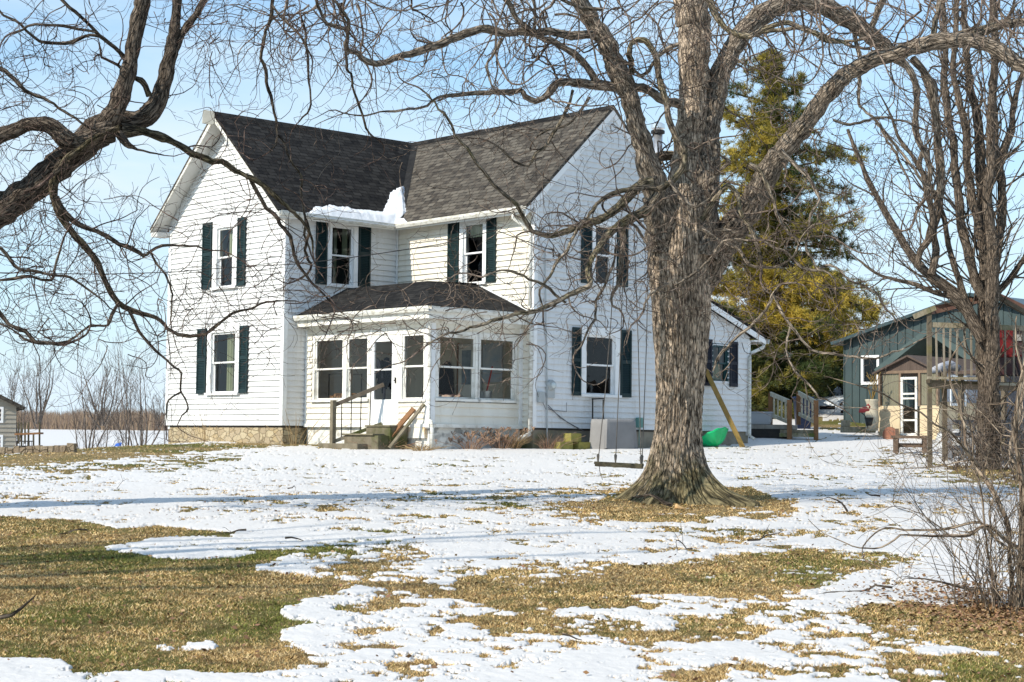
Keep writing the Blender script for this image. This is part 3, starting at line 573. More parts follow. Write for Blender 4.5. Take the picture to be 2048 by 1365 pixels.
# ---------------- things standing in the porch ----------------
def hthing(name,x,y,z,label,cat,rz=0,group=None): return empty(name,h2w(x,y,z),YAW+rz,label,cat,group)
t=hthing('storage_rack',.75,1.3,.04,'dark metal rack holding firewood inside the porch behind the left pane','rack')
m=MB()
for x in (-.35,.45):
    for y in (-.2,.2): m.box(x-.012,x+.012,y-.012,y+.012,0,1.25)
for z in (.62,1.24): 
    m.box(-.36,.46,-.215,-.19,z,z+.02);m.box(-.36,.46,.19,.215,z,z+.02)
m.build('rack_frame',BLACKM,t)
rng=random.Random(4); 
for k in range(7):
    m=MB(); x=-.25+.1*k; z=.66+rng.random()*.06; m.tube([(x,-.24,z),(x+rng.uniform(-.03,.03),.2,z+.02)],rng.uniform(.035,.055),7); m.build('firewood_log',mat('split_wood%d'%k if False else 'split_wood',(.35,.2,.1),(.22,.12,.06),scale=5),t)
t=hthing('hanging_coat',2.5,1.2,.7,'dark bundle hanging inside the porch behind the door','coat')
m=MB(); rr=random.Random(3)
for k in range(26):
    a=rr.uniform(0,6.28); r_=rr.uniform(.05,.38); m.tube([(0,0,.55+rr.uniform(-.3,.2)),(math.cos(a)*r_*.6,math.sin(a)*r_*.3,.6+rr.uniform(-.2,.3)),(math.cos(a)*r_,math.sin(a)*r_*.4,.35+rr.uniform(-.3,.3))],[.09,.08,.03],6)
m.tube([(0,0,-.6),(0,0,.5)],.03,6); m.build('dark_cloth',mat('navy_cloth',(.012,.015,.03)),t,smooth=True)
t=hthing('hand_truck',3.6,1.6,.04,'black hand truck standing inside the porch','hand truck')
m=MB()
pts=[(-.13,0,0),(-.12,0,.9),(-.07,0,1.15),(0,0,1.22),(.07,0,1.15),(.12,0,.9),(.13,0,0)]; m.tube(pts,.022,8)
for z in (.3,.6,.85): m.box(-.12,.12,-.01,.01,z,z+.03)
m.box(-.16,.16,-.2,0,0,.02); m.build('hand_truck_frame',BLACKM,t)
t=hthing('broom',4.2,2.9,.04,'red handled tool leaning inside the porch','broom'); m=MB(); m.tube([(0,0,.55),(.12,.15,1.42)],.022,8); m.build('handle',mat('red_plastic',(.45,.03,.02),rough=.4),t); m=MB(); m.box(-.16,.16,-.05,.05,.3,.55); m.build('brush',BLACKM,t)
t=hthing('metal_bucket',4.4,2.75,.04,'grey metal bucket on the porch floor by the right pane','bucket'); m=MB(); m.tube([(0,0,.35),(0,0,.5),(0,0,.82)],[.13,.14,.17],20,cap=False); m.build('bucket_side',mat('galvanised',(.5,.52,.55),rough=.35,metal=.7),t,smooth=True); m=MB(); m.box(-.2,.2,-.2,.2,0,.35); m.build('stand',GREYWOOD,t)
t=hthing('cluttered_box',4.1,1.5,.04,'low box of boots and papers under the right porch panes','box'); m=MB(); m.box(-.25,.45,-.4,.5,0,.62); m.build('box_side',mat('dark_chest',(.05,.05,.06)),t,bevel=.02); m=MB()
for k in range(8): x=rng.uniform(-.2,.4);y=rng.uniform(-.35,.4); m.bar((x,y,.66),(x+.16,y+.05,.69),.12,.05)
m.build('papers',mat('paper_clutter',(.6,.55,.5),(.5,.2,.15),scale=7),t)
t=hthing('wall_picture',4.0,LB-.06,1.2,'pale blue sheet hung on the wall inside the porch','picture'); m=MB(); m.box(-.5,.2,-.02,0,-.1,.85); m.build('sheet',mat('pale_blue_cloth',(.35,.45,.58),(.6,.62,.65),scale=3),t)
m=MB(); m.box(2.63,3.47,LB-.11,LB-.08,.06,2.06); dr_=m.build('inner_door',TRIM,house); m=MB(); m.box(2.77,3.33,LB-.125,LB-.111,1.06,1.91); m.build('pane',mat('blue_grey_pane',(.30,.38,.48),(.12,.15,.2),rough=.2,scale=3),dr_); m=MB(); m.box(2.58,2.629,LB-.13,LB-.08,.06,2.1); m.build('jamb',BROWNW,dr_)
t=hthing('hanging_jacket',2.2,LB-.1,.9,'dark jacket hanging on the inner porch wall','jacket'); m=MB(); m.tube([(0,0,.75),(0,-.03,.6),(0,-.05,.2),(0,-.04,-.15)],[.05,.17,.2,.22],12); m.build('cloth',mat('dark_jacket',(.02,.022,.03)),t,smooth=True)
# ---------------- steps, rail, boards, grill ----------------
t=hthing('porch_steps',3.25,YP-.10,-.47,'mossy concrete steps with two treads below the storm door','steps')
m=MB(); 
m.box(.05,.95,-.52,.0,-.3,.44); m.box(-.35,.95-.02,-.85,-.521,-.3,.24); m.box(-.95,.55,-1.15,-.851,-.3,.05)
m.build('step_block',STEPM,t,bevel=.015)
m=MB(); m.box(.03,.97,-.55,.0,.441,.48); m.box(-.38,.8,-.9,-.552,.241,.28); m.build('tread',mat('concrete_tread',(.20,.17,.115),(.11,.10,.06),rough=.95,scale=5,bump=.5),t,bevel=.008)
t=hthing('step_railing',2.80,YP-1.2,-.45,'wooden stair rail with thin iron balusters beside the porch steps','railing')
m=MB(); m.box(-.055,.055,-.055,.055,-.3,1.03); m.build('post',STEPM,t,bevel=.01)
m=MB(); m.bar((-.02,.06,.92),(.45,1.12,1.42),.07,.09); m.build('handrail',mat('dark_rail_wood',(.16,.13,.10),(.10,.08,.06),rough=.9,scale=6),t)
m=MB(); m.bar((0,.06,.08),(.4,1.12,.5),.06,.08); m.build('bottom_rail',OLDWOOD,t)
for k in range(4):
    f=(k+.7)/5; p=np.array([0,.06,.08])*(1-f)+np.array([.4,1.12,.5])*f; q_=np.array([-.02,.06,.92])*(1-f)+np.array([.45,1.12,1.42])*f
    m=MB(); m.tube([p,q_],.012,6); m.build('baluster',BLACKM,t)
for i,(x0,x1,zt,lab) in enumerate(((4.02,4.35,.40,'short brown board leaning on the porch base, left of the longer one'),(4.35,4.72,.50,'longer grey board leaning on the porch base beside the downspout'))):
    t=hthing('leaning_board',x0,YP-.75,-.46,lab,'board'); m=MB(); m.bar((0,-.0,-.05),(x1-x0+.05,.66,zt+.46),.14 if i==0 else .08,.04,up=(0,1,0)); m.build('plank',[BROWNW,STEPM][i],t)
t=hthing('covered_grill',LC+.75,5.5,-.48,'grey fabric cover over a low box shaped grill beside the farmhouse','grill cover')
GC=mat('grey_canvas',(.25,.245,.24),(.20,.195,.195),rough=.9,scale=1.5,bump=.5,bscale=2.5)
nv=[];nf=[];NA,NH=72,10
for j in range(NH+1):
    f=j/NH
    for i in range(NA):
        a=2*math.pi*i/NA; ca,sa=math.cos(a),math.sin(a); e=.22
        rx=.30*(abs(ca)**e)*(1 if ca>0 else -1); ry=.52*(abs(sa)**e)*(1 if sa>0 else -1)
        k=1+(1-f)*(.05*math.sin(a*7+1)+.03*math.sin(a*13))+.06*(1-f)
        z=f*.70
        if j==NH:k*=.96
        nv.append((rx*k,ry*k,z+.012*math.sin(a*5)))
nv.append((0,0,.71))
for j in range(NH):
    for i in range(NA): a=j*NA+i;b=j*NA+(i+1)%NA; nf.append((a,b,b+NA,a+NA))
for i in range(NA): nf.append((NH*NA+i,NH*NA+(i+1)%NA,len(nv)-1))
m=MB(); m.v=nv;m.f=nf; m.build('fabric_cover',GC,t,smooth=True)
t=hthing('luggage_cart',LC+.15,5.45,-.48,'black tubular hand cart standing behind the grey grill cover','hand cart')
m=MB(); m.bar((.0,-.05,0),(.03,-.09,1.22),.035,.035); m.bar((.0,.32,0),(.03,.28,1.20),.035,.035); m.bar((.03,-.105,1.205),(.03,.295,1.225),.035,.035); m.build('cart_handle',BLACKM,t); m=MB(); m.box(-.05,.25,-.1,.35,.02,.05); m.build('toe_plate',BLACKM,t)
YB=mat('yellow_green_block',(.32,.28,.07),(.22,.20,.06),rough=.9,scale=5,bump=.4)
for i,(y,z,s,lab) in enumerate(((4.12,.0,.42,'mossy yellow block on the ground, left end, by the foundation'),(4.72,.0,.46,'mossy yellow block on the ground nearest the grey grill cover'),(4.42,.205,.44,'mossy yellow block stacked on top of the other two'))):
    t_=MB(); t_.box(-.11,.11,-s/2,s/2,0,.2); t_.box(.02,.08,-s/2+.05,s/2-.05,.2,.206); o=t_.build('concrete_block',YB,None,bevel=.02); o.location=h2w(LC+.45,y,-.53+z); o.rotation_euler=(0,0,YAW+.1*i); tag(o,lab,'block','mossy yellow blocks by the foundation')
# ---------------- ground, snow, grass ----------------
# share of bare grass, traced as patches lying on the ground (photo outline -> ground)
GW,GH=512,300; X0,X1,Y0,Y1=-100,2148,840,1440
gx,gy=np.meshgrid(np.linspace(X0,X1,GW),np.linspace(Y0,Y1,GH))
def inpoly(poly,x,y):
    c=np.zeros(x.shape,bool); n=len(poly)
    for i in range(n):
        (xa,ya),(xb,yb)=poly[i],poly[(i+1)%n]
        if ya==yb: continue
        c^=((ya>y)!=(yb>y))&(x<(xb-xa)*(y-ya)/(yb-ya)+xa)
    return c
FR=np.full(gx.shape,.07)
def reg(v,poly):
    FR[inpoly(poly,gx,gy)]=v
reg(.20,[(-100,955),(400,935),(700,940),(1200,925),(1500,900),(2148,900),(2148,1100),(0,1010),(-100,1010)])
reg(.12,[(0,985),(600,930),(1200,905),(1500,890),(1800,905),(1500,930),(1200,945),(600,985),(0,1010)])
reg(.93,[(-100,860),(0,870),(160,870),(335,880),(340,889),(565,884),(700,890),(560,893),(420,903),(300,915),(330,925),(210,942),(0,948),(-100,950)])
reg(.50,[(-100,935),(0,935),(330,912),(520,903),(470,925),(330,940),(130,948),(-100,960)])
reg(.65,[(200,935),(330,925),(430,925),(380,945),(230,945)])
reg(.55,[(-100,985),(90,990),(120,1000),(0,1003),(-100,1003)])
reg(.86,[(620,890),(680,885),(900,888),(1060,888),(1060,893),(780,897),(640,897)])
reg(.30,[(430,1000),(1000,985),(1000,1075),(620,1065),(430,1030)])
reg(1.0,[(-100,1030),(60,1037),(160,1040),(230,1058),(320,1052),(480,1066),(455,1077),(330,1074),(205,1099),(240,1106),(330,1117),(470,1118),(520,1100),(610,1092),(640,1100),(570,1115),(500,1140),(620,1150),(690,1160),(700,1190),(565,1215),(570,1232),(640,1250),(560,1270),(600,1300),(640,1330),(560,1345),(400,1352),(380,1347),(150,1344),(120,1325),(0,1318),(-100,1318)])
reg(.25,[(300,1296),(420,1284),(440,1298),(340,1308)])
reg(.62,[(600,1092),(780,1082),(860,1090),(830,1150),(900,1180),(880,1200),(740,1190),(690,1165),(620,1145)])
reg(.42,[(640,1205),(860,1190),(1000,1180),(1240,1240),(1000,1262),(700,1260)])
reg(.58,[(860,1130),(1000,1140),(1200,1125),(1380,1130),(1330,1230),(1400,1290),(1040,1310),(830,1265),(900,1250),(870,1215),(1000,1180)])
reg(.80,[(900,1160),(1060,1150),(1290,1165),(1250,1215),(1040,1225),(930,1210)])
reg(.78,[(870,1235),(1080,1225),(1280,1240),(1230,1285),(1000,1275)])
reg(.86,[(1180,1150),(1320,1125),(1480,1105),(1560,1098),(1830,1108),(1880,1120),(1700,1150),(1610,1190),(1400,1200),(1250,1190)])
reg(.70,[(980,1140),(1080,1120),(1180,1150),(1120,1180),(990,1165)])
reg(.55,[(1280,1200),(1600,1195),(1700,1215),(1760,1250),(1620,1300),(1300,1290)])
reg(.80,[(1330,1240),(1480,1235),(1560,1270),(1430,1290)])
reg(.12,[(1560,1260),(1700,1290),(1900,1288),(1960,1310),(1880,1330),(1600,1340),(1400,1320)])
reg(.93,[(1690,1220),(1770,1208),(1850,1212),(2148,1200),(2148,1365),(1990,1330),(1900,1290),(1760,1272),(1700,1245)])
reg(.70,[(1780,1310),(2148,1300),(2148,1440),(1820,1440)])
reg(.60,[(1350,1330),(1850,1335),(1840,1365),(1350,1362)])
reg(.45,[(560,1340),(900,1300),(1250,1310),(1100,1345),(700,1365)])
reg(.15,[(880,1320),(1350,1290),(1400,1330),(1300,1350),(900,1350)])
reg(.06,[(-100,1325),(120,1332),(150,1350),(380,1352),(390,1362),(300,1440),(-100,1440)])
reg(.55,[(990,985),(1120,978),(1230,965),(1500,985),(1600,1005),(1580,1035),(1400,1050),(1180,1045),(990,1032)])
reg(.95,[(1180,1010),(1250,985),(1340,1000),(1480,1005),(1500,1022),(1390,1040),(1310,1046),(1200,1040)])
reg(.97,[(1240,975),(1500,975),(1560,1000),(1500,1015),(1300,1012),(1240,995)])
reg(.80,[(1450,1005),(1590,1000),(1600,1030),(1500,1035)])
reg(.45,[(1400,1060),(1620,1058),(1640,1075),(1420,1085)])
reg(.38,[(1290,1080),(1500,1080),(1480,1105),(1290,1110)])
reg(.9,[(1600,838),(1760,845),(1760,858),(1600,853)])
reg(.5,[(1740,920),(1900,930),(2148,960),(2148,985),(1900,965),(1740,935)])
reg(.9,[(1875,930),(2148,935),(2148,975),(1960,965)])
reg(.8,[(1640,852),(1760,852),(1740,862),(1640,862)])
def blur(a,k):
    ker=np.exp(-np.linspace(-2,2,2*k+1)**2);ker/=ker.sum()
    p=np.pad(a,((k,k),(0,0)),'edge');a=sum(p[i:i+a.shape[0]]*ker[i] for i in range(2*k+1))
    p=np.pad(a,((0,0),(k*1,k*1)),'edge');return sum(p[:,i:i+a.shape[1]]*ker[i] for i in range(2*k+1))
FR=np.where((FR>.28)&(FR<.9)&(gy>1070),np.minimum(FR+.07,.92),FR)
FR=np.where((gy>1120)&(FR<.28),FR+.07,FR); FS=blur(FR,7); FR=np.where((gy<1070),blur(FR,2),np.where(gx<560,blur(FR,3),FS))
def samp(A,px,py):
    u=np.clip((px-X0)/(X1-X0)*(GW-1),0,GW-1.001);v=np.clip((py-Y0)/(Y1-Y0)*(GH-1),0,GH-1.001)
    i=u.astype(int);j=v.astype(int);a=u-i;b=v-j
    return (A[j,i]*(1-a)+A[j,i+1]*a)*(1-b)+(A[j+1,i]*(1-a)+A[j+1,i+1]*a)*b
def snow_m(x,y):   # >0 snow lies, <0 bare
    z=gz(x,y); px,py=to_px(x,y,z)
    Fq=samp(FR,px,py)
    Fq=np.where((y>58)&((px<1560)|(px>1780)),.03,Fq); Fq=np.where((py<878)&(px>345)&(px<1560),.03,Fq)
    n=fbm(x*2.3+3,y*1.9,3,11,.6)*.42+fbm(x*8.0,y*6.0,5,31,.74)*.58
    u=.5+.5*np.tanh((n-.5)*8.5)     # about even between 0 and 1
    m=(u-Fq)
    m=np.where((x<-4)&(y>50),.5,m)
    return m
def grid_sheet(xt,yd,fz):
    Yg,Tg=np.meshgrid(yd,xt,indexing='ij'); Xg=Tg*np.maximum(Yg,7.0)
    z,extra=fz(Xg,Yg)
    v=np.stack([Xg,Yg,z],-1).reshape(-1,3); n,m=Yg.shape
    i=np.arange(n-1)[:,None]*m; j=np.arange(m-1)[None,:]
    f=np.stack([i+j,i+j+1,i+m+j+1,i+m+j],-1).reshape(-1,4)
    return v,f,extra
def steps(a,b,k):
    out=[a]
    while out[-1]<b: out.append(out[-1]+k*out[-1]**2)
    return out
# bare ground
xt=np.concatenate([np.linspace(-4,-.5,24),np.linspace(-.45,.45,220),np.linspace(.5,4,24)])
yd=np.array([-30,-15,-5,2]+steps(6,62,.0009)+list(np.geomspace(63,3200,70)))
v,f,_=grid_sheet(xt,yd,lambda x,y:(gz(x,y)+np.where(y<25,(fbm(x*9,y*9,3,3)-.5)*.025,0)-np.where(y>66,.25,0),None))
gm=bpy.data.materials.new('winter_lawn'); gm.use_nodes=True; t_=gm.node_tree; p_=t_.nodes['Principled BSDF']; l_=t_.links.new; p_.inputs['Roughness'].default_value=.95; p_.inputs['Specular IOR Level'].default_value=.1
tc=N(t_,'ShaderNodeTexCoord')
n1=N(t_,'ShaderNodeTexNoise',inp={'Scale':.55,'Detail':5.0}); n2=N(t_,'ShaderNodeTexNoise',inp={'Scale':28.0,'Detail':8.0,'Roughness':.75}); n3=N(t_,'ShaderNodeTexNoise',inp={'Scale':90.0,'Detail':4.0,'Roughness':.7})
for n in (n1,n2,n3): l_(tc.outputs['Object'],n.inputs['Vector'])
r1=N(t_,'ShaderNodeMapRange',inp={'From Min':.42,'From Max':.6}); l_(n1.outputs[0],r1.inputs[0])
a1=N(t_,'ShaderNodeMix',data_type='RGBA'); a1.inputs[6].default_value=(.46,.34,.17,1); a1.inputs[7].default_value=(.18,.19,.05,1); l_(r1.outputs[0],a1.inputs[0])
r2=N(t_,'ShaderNodeMapRange',inp={'From Min':.4,'From Max':.62}); l_(n2.outputs[0],r2.inputs[0])
a2=N(t_,'ShaderNodeMix',data_type='RGBA'); a2.inputs[7].default_value=(.07,.045,.02,1); l_(a1.outputs[2],a2.inputs[6]); mm=N(t_,'ShaderNodeMath',operation='MULTIPLY'); mm.inputs[1].default_value=.7; l_(r2.outputs[0],mm.inputs[0]); l_(mm.outputs[0],a2.inputs[0]); l_(a2.outputs[2],p_.inputs['Base Color'])
bb=N(t_,'ShaderNodeBump',inp={'Strength':1.0,'Distance':.04}); l_(n3.outputs[0],bb.inputs['Height']); l_(bb.outputs[0],p_.inputs['Normal'])
o=np_mesh('ground',v,f,gm,smooth=True); o['kind']='structure'
# snow sheet
xt=np.concatenate([np.linspace(-4,-.62,20),np.linspace(-.6,-.345,70),np.linspace(-.34,.34,1150),np.linspace(.345,.6,70),np.linspace(.62,4,20)])
yd=np.array(steps(7.0,64,.00021 if True else 0)+list(np.geomspace(65,3200,90)))
def fs(x,y):
    m=snow_m(x,y); t=np.clip(m*.22,-.03,.045)+np.where(m>0,.008,0)
    t=np.where(m>0,np.minimum(.012+m*.25,.05),-.03)
    # smooth through the edge
    t=.015*np.tanh(m*15)
    t=t+ (fbm(x*3,y*3,3,51)-.5)*.020*sstep(-.02,.25,m)+ (fbm(x*14,y*14,2,77)-.5)*.007*sstep(-.0,.1,m)*(y<30)
    t=np.where(y>60,np.maximum(t,.03),t)
    return gz(x,y)+t,None
v,f,_=grid_sheet(xt,yd,fs)
print('snow verts',len(v))
SG=bpy.data.materials.new('ground_snow'); SG.use_nodes=True; t_=SG.node_tree; p_=t_.nodes['Principled BSDF']; l_=t_.links.new; p_.inputs['Roughness'].default_value=.55; p_.inputs['Specular IOR Level'].default_value=.25
tc=N(t_,'ShaderNodeTexCoord'); n1=N(t_,'ShaderNodeTexNoise',inp={'Scale':9.0,'Detail':7.0,'Roughness':.7}); mp=N(t_,'ShaderNodeMapping'); mp.inputs['Scale'].default_value=(1,.45,1); l_(tc.outputs['Object'],mp.inputs[0]); l_(mp.outputs[0],n1.inputs['Vector'])
r1=N(t_,'ShaderNodeMapRange',inp={'From Min':.625,'From Max':.68}); l_(n1.outputs[0],r1.inputs[0])
a1=N(t_,'ShaderNodeMix',data_type='RGBA'); a1.inputs[6].default_value=(.665,.64,.615,1); a1.inputs[7].default_value=(.25,.19,.11,1); l_(r1.outputs[0],a1.inputs[0]); l_(a1.outputs[2],p_.inputs['Base Color'])
n2=N(t_,'ShaderNodeTexNoise',inp={'Scale':22.0,'Detail':6.0,'Roughness':.65}); l_(tc.outputs['Object'],n2.inputs['Vector']); bb=N(t_,'ShaderNodeBump',inp={'Strength':.35,'Distance':.02}); l_(n2.outputs[0],bb.inputs['Height']); l_(bb.outputs[0],p_.inputs['Normal'])
o=np_mesh('snow',v,f,SG,smooth=True); o['kind']='structure'; o['label']='thin melting snow lying in sheets and patches over the lawn and field'; o['category']='snow'
# grass blades
nr=np.random.RandomState(7)
def wedge(n,d0,d1,t0=-.36,t1=.36,pw=1.0):
    d=d0*(d1/d0)**(nr.rand(n)**pw); t=nr.uniform(t0,t1,n); return d*t,d
def near_edge(m): return m
n=900000; x,y=wedge(n,8.6,27,pw=1.15); m=snow_m(x,y); k=m<.03; x,y,m=x[k],y[k],m[k]
x2,y2=wedge(60000,27,47); m2=snow_m(x2,y2); k=m2<0; x=np.concatenate([x,x2[k]]);y=np.concatenate([y,y2[k]]); 
z=gz(x,y)-.004; n=len(x); print('blades',n)
tuft=fbm(x*5,y*5,2,91); green=fbm(x*.5+7,y*.35,3,15); px,py=to_px(x,y,z)
gb=np.exp(-((px-330)/300)**2-((py-1100)/55)**2)*.22+np.exp(-((px-60)/200)**2-((py-1080)/50)**2)*.12-.06
gprob=np.clip((green-.52+gb)*6+.22,0.04,.95)
isg=nr.rand(n)<gprob
cs=np.array([[.78,.58,.30],[.60,.42,.19],[.36,.23,.10],[.88,.72,.44],[.17,.11,.055]]); cg=np.array([[.20,.23,.055],[.15,.18,.045],[.30,.31,.10],[.10,.12,.035]])
colr=np.where(isg[:,None],cg[nr.randint(0,4,n)],cs[nr.randint(0,5,n)])*nr.uniform(.7,1.15,(n,1))*(.62+.75*fbm(x*2.2,y*2.2,4,63,.65))[:,None]*np.where(fbm(x*7,y*7,2,64)>.66,.6,1)[:,None]*np.array([1.02,.95,.84])
h=nr.uniform(.008,.023,n)*(1+.9*np.clip(tuft-.5,0,1))*np.where(y>27,1.3,1); wd=np.clip(y/10*.0030,.0028,.011)*nr.uniform(.6,1.3,n)
a=nr.uniform(0,6.283,n); lean=nr.uniform(.3,2.0,n)*h; b=nr.uniform(0,6.283,n)
P0=np.stack([x-wd*np.cos(a),y-wd*np.sin(a),z],-1);P1=np.stack([x+wd*np.cos(a),y+wd*np.sin(a),z],-1);P2=np.stack([x+lean*np.cos(b),y+lean*np.sin(b),z+h],-1)
v=np.stack([P0,P1,P2],1).reshape(-1,3); f=np.arange(3*n).reshape(-1,3)
c4=np.concatenate([np.repeat(colr,3,0),np.ones((3*n,1))],1)
o=np_mesh('grass',v,f,attr_mat('grass_blades'),attrs={'Col':('FLOAT_COLOR',c4)}); tag(o,'short straw coloured and green winter grass between the snow patches','grass',kind='stuff')
# fallen leaves
n=26000; x,y=wedge(n,8.8,33,pw=1.0); m=snow_m(x,y); z=gz(x,y); px,py=to_px(x,y,z)
pr=np.where(m<.05,.16,.012)+.9*np.exp(-((px-1990)/110)**2-((py-1245)/28)**2)+.3*np.exp(-((px-1620)/160)**2-((py-1115)/18)**2)+.5*np.exp(-((px-1380)/170)**2-((py-1005)/14)**2)+.3*np.exp(-((px-1430)/220)**2-((py-1150)/30)**2)
k=nr.rand(n)<pr; x,y,m,z=x[k],y[k],m[k],z[k]
x3=nr.normal(3.62,.42,5200); y3=nr.normal(12.55,.75,5200); x=np.concatenate([x,x3]);y=np.concatenate([y,y3]); m=snow_m(x,y); z=gz(x,y)+np.maximum(.015*np.tanh(m*15),0)+.012
n=len(x); s=nr.uniform(.008,.022,n); a=nr.uniform(0,6.28,n); tl=nr.uniform(-.6,.6,(n,2))
du=np.stack([np.cos(a)*s,np.sin(a)*s,tl[:,0]*s],-1);dv=np.stack([-np.sin(a)*s*.6,np.cos(a)*s*.6,tl[:,1]*s],-1); c=np.stack([x,y,z+s*.3],-1)
v=np.stack([c-du,c-dv*.9+du*.1,c+du,c+dv],1).reshape(-1,3); f=np.arange(4*n).reshape(-1,4)
pal=np.array([[.26,.15,.07],[.20,.11,.05],[.36,.24,.13],[.14,.08,.045],[.24,.13,.08]]); cc=pal[nr.randint(0,5,n)]*nr.uniform(.7,1.2,(n,1))
o=np_mesh('fallen_leaves',v,f,attr_mat('dead_leaf'),attrs={'Col':('FLOAT_COLOR',np.concatenate([np.repeat(cc,4,0),np.ones((4*n,1))],1))}); tag(o,'brown dead leaves scattered over the grass and thick below the right hand shrub','leaves',kind='stuff')
# ---------------- wood: green barn, shed, treehouse ... ----------------
def isect(loc,rz,yl,px,py):    # pixel ray meets the plane y=yl of a frame: gives its x and z
    d=fold(px,py)-np.array([0,0,CZ]); c,s=math.cos(rz),math.sin(rz); o=np.array([0,0,CZ])-np.array(loc)
    ol=np.array([c*o[0]+s*o[1],-s*o[0]+c*o[1],o[2]]); dl=np.array([c*d[0]+s*d[1],-s*d[0]+c*d[1],d[2]])
    t=(yl-ol[1])/dl[1]; q=ol+dl*t; return float(q[0]),float(q[2])
def isectx(loc,rz,xl,px,py):
    d=fold(px,py)-np.array([0,0,CZ]); c,s=math.cos(rz),math.sin(rz); o=np.array([0,0,CZ])-np.array(loc)
    ol=np.array([c*o[0]+s*o[1],-s*o[0]+c*o[1],o[2]]); dl=np.array([c*d[0]+s*d[1],-s*d[0]+c*d[1],d[2]])
    t=(xl-ol[0])/dl[0]; q=ol+dl*t; return float(q[1]),float(q[2])
BL=gp(1688,58)
barn=empty('metal_barn',BL,YAW,'dark green metal barn with a low gable and a smaller porch gable','barn')
BG=mat('teal_green_metal',(.034,.054,.056),(.05,.075,.075),rough=.5,scale=.8,spec=.4); BGT=mat('green_trim',(.055,.082,.08),(.075,.105,.10),rough=.5,scale=2)
pk=isect(BL,YAW,0,1951,589); ev=isect(BL,YAW,0,1704,676); Wb=2*pk[0]; sl=(pk[1]-ev[1])/(pk[0]-ev[0]); eh=pk[1]-sl*pk[0]
print('barn',pk,ev,Wb,sl,eh)
wa=isect(BL,YAW,0,1727,716);wb_=isect(BL,YAW,0,1756,765)
m=MB(); zt=lambda x:eh+sl*min(x,Wb-x)-.05
xs=sorted(set([0,Wb/2,Wb,wa[0],wb_[0]]+[i*.45 for i in range(1,int(Wb/.45)+1)]))
for a,b in zip(xs[:-1],xs[1:]):
    if a>=wa[0]-.01 and b<=wb_[0]+.01:
        m.q((a,0,-.3),(b,0,-.3),(b,0,wb_[1]),(a,0,wb_[1])); m.q((a,0,wa[1]),(b,0,wa[1]),(b,0,zt(b)),(a,0,zt(a)))
    else: m.q((a,0,-.3),(b,0,-.3),(b,0,zt(b)),(a,0,zt(a)))
for i in range(int(Wb/.30)+1):
    x=.02+i*.30
    if wa[0]-.05<x<wb_[0]+.05: m.box(x-.02,x+.02,-.03,-.001,-.3,wb_[1]-.05);m.box(x-.02,x+.02,-.03,-.001,wa[1]+.05,zt(x))
    else: m.box(x-.02,x+.02,-.03,-.001,-.3,zt(x))
m.box(0,.1,.01,12,-.3,eh); m.box(Wb-.1,Wb,.01,12,-.3,eh); m.q((0,12,-.3),(Wb,12,-.3),(Wb,12,eh),(Wb/2,12,pk[1]),(0,12,eh)); m.build('wall',BG,barn)
m=MB(); 
slab(m,[(-.3,-.35,eh-sl*.3+.02),(Wb/2,-.35,pk[1]+.03),(Wb/2,12.3,pk[1]+.03),(-.3,12.3,eh-sl*.3+.02)],.1); slab(m,[(Wb+.3,-.35,eh-sl*.3+.02),(Wb/2,-.35,pk[1]+.03),(Wb/2,12.3,pk[1]+.03),(Wb+.3,12.3,eh-sl*.3+.02)],.1); m.build('roof',mat('dark_green_roof',(.03,.05,.055),(.05,.075,.08),rough=.4),barn)
m=MB(); fw=((0,0,0),X_,NY); frame(m,fw,wa[0]-.07,wb_[0]+.07,wb_[1]-.07,wa[1]+.07,.09,-.02,.05); w_=m.build('window',TRIM,barn); m=MB(); m.q((wa[0],.01,wb_[1]),(wb_[0],.01,wb_[1]),(wb_[0],.01,wa[1]),(wa[0],.01,wa[1])); m.build('pane',GLASS,w_); m=MB(); m.box(wa[0]-.3,wb_[0]+.3,.5,.6,wb_[1]-.3,wa[1]+.3); m.build('dark_room',DARKIN,barn)
# porch gable of the barn
ap=isect(BL,YAW,-1.6,1858,652); lf=isect(BL,YAW,-1.6,1760,730); s2=(ap[1]-lf[1])/(ap[0]-lf[0]); hw=ap[0]-lf[0]
m=MB()
for s in (-1,1): slab(m,[(ap[0],-1.6,ap[1]),(ap[0]+s*(hw+.15),-1.6,lf[1]-s2*.15),(ap[0]+s*(hw+.15),-.02,lf[1]-s2*.15),(ap[0],-.02,ap[1])],.07)
m.build('porch_roof',BGT,barn); m=MB()
for s in (-1,1): m.bar((ap[0]+s*.0,-1.62,ap[1]-.13),(ap[0]+s*(hw+.15),-1.62,lf[1]-s2*.15-.13),.04,.20)
m.build('fascia',BGT,barn); m=MB()
for x in (ap[0]-hw+.1,ap[0]+hw-.1): m.box(x-.06,x+.06,-1.5,-1.38,-.5,lf[1]-.1)
m.build('porch_post',BGT,barn)
m=MB(); m.q((ap[0]-hw*.8,-.04,0),(ap[0]+hw*.8,-.04,0),(ap[0]+hw*.8,-.04,lf[1]-.1),(ap[0]-hw*.8,-.04,lf[1]-.1)); m.build('porch_shade_panel',mat('porch_shade_teal',(.02,.035,.04)),barn)  # dark sheet on the wall, coloured as the shadow below the porch gable
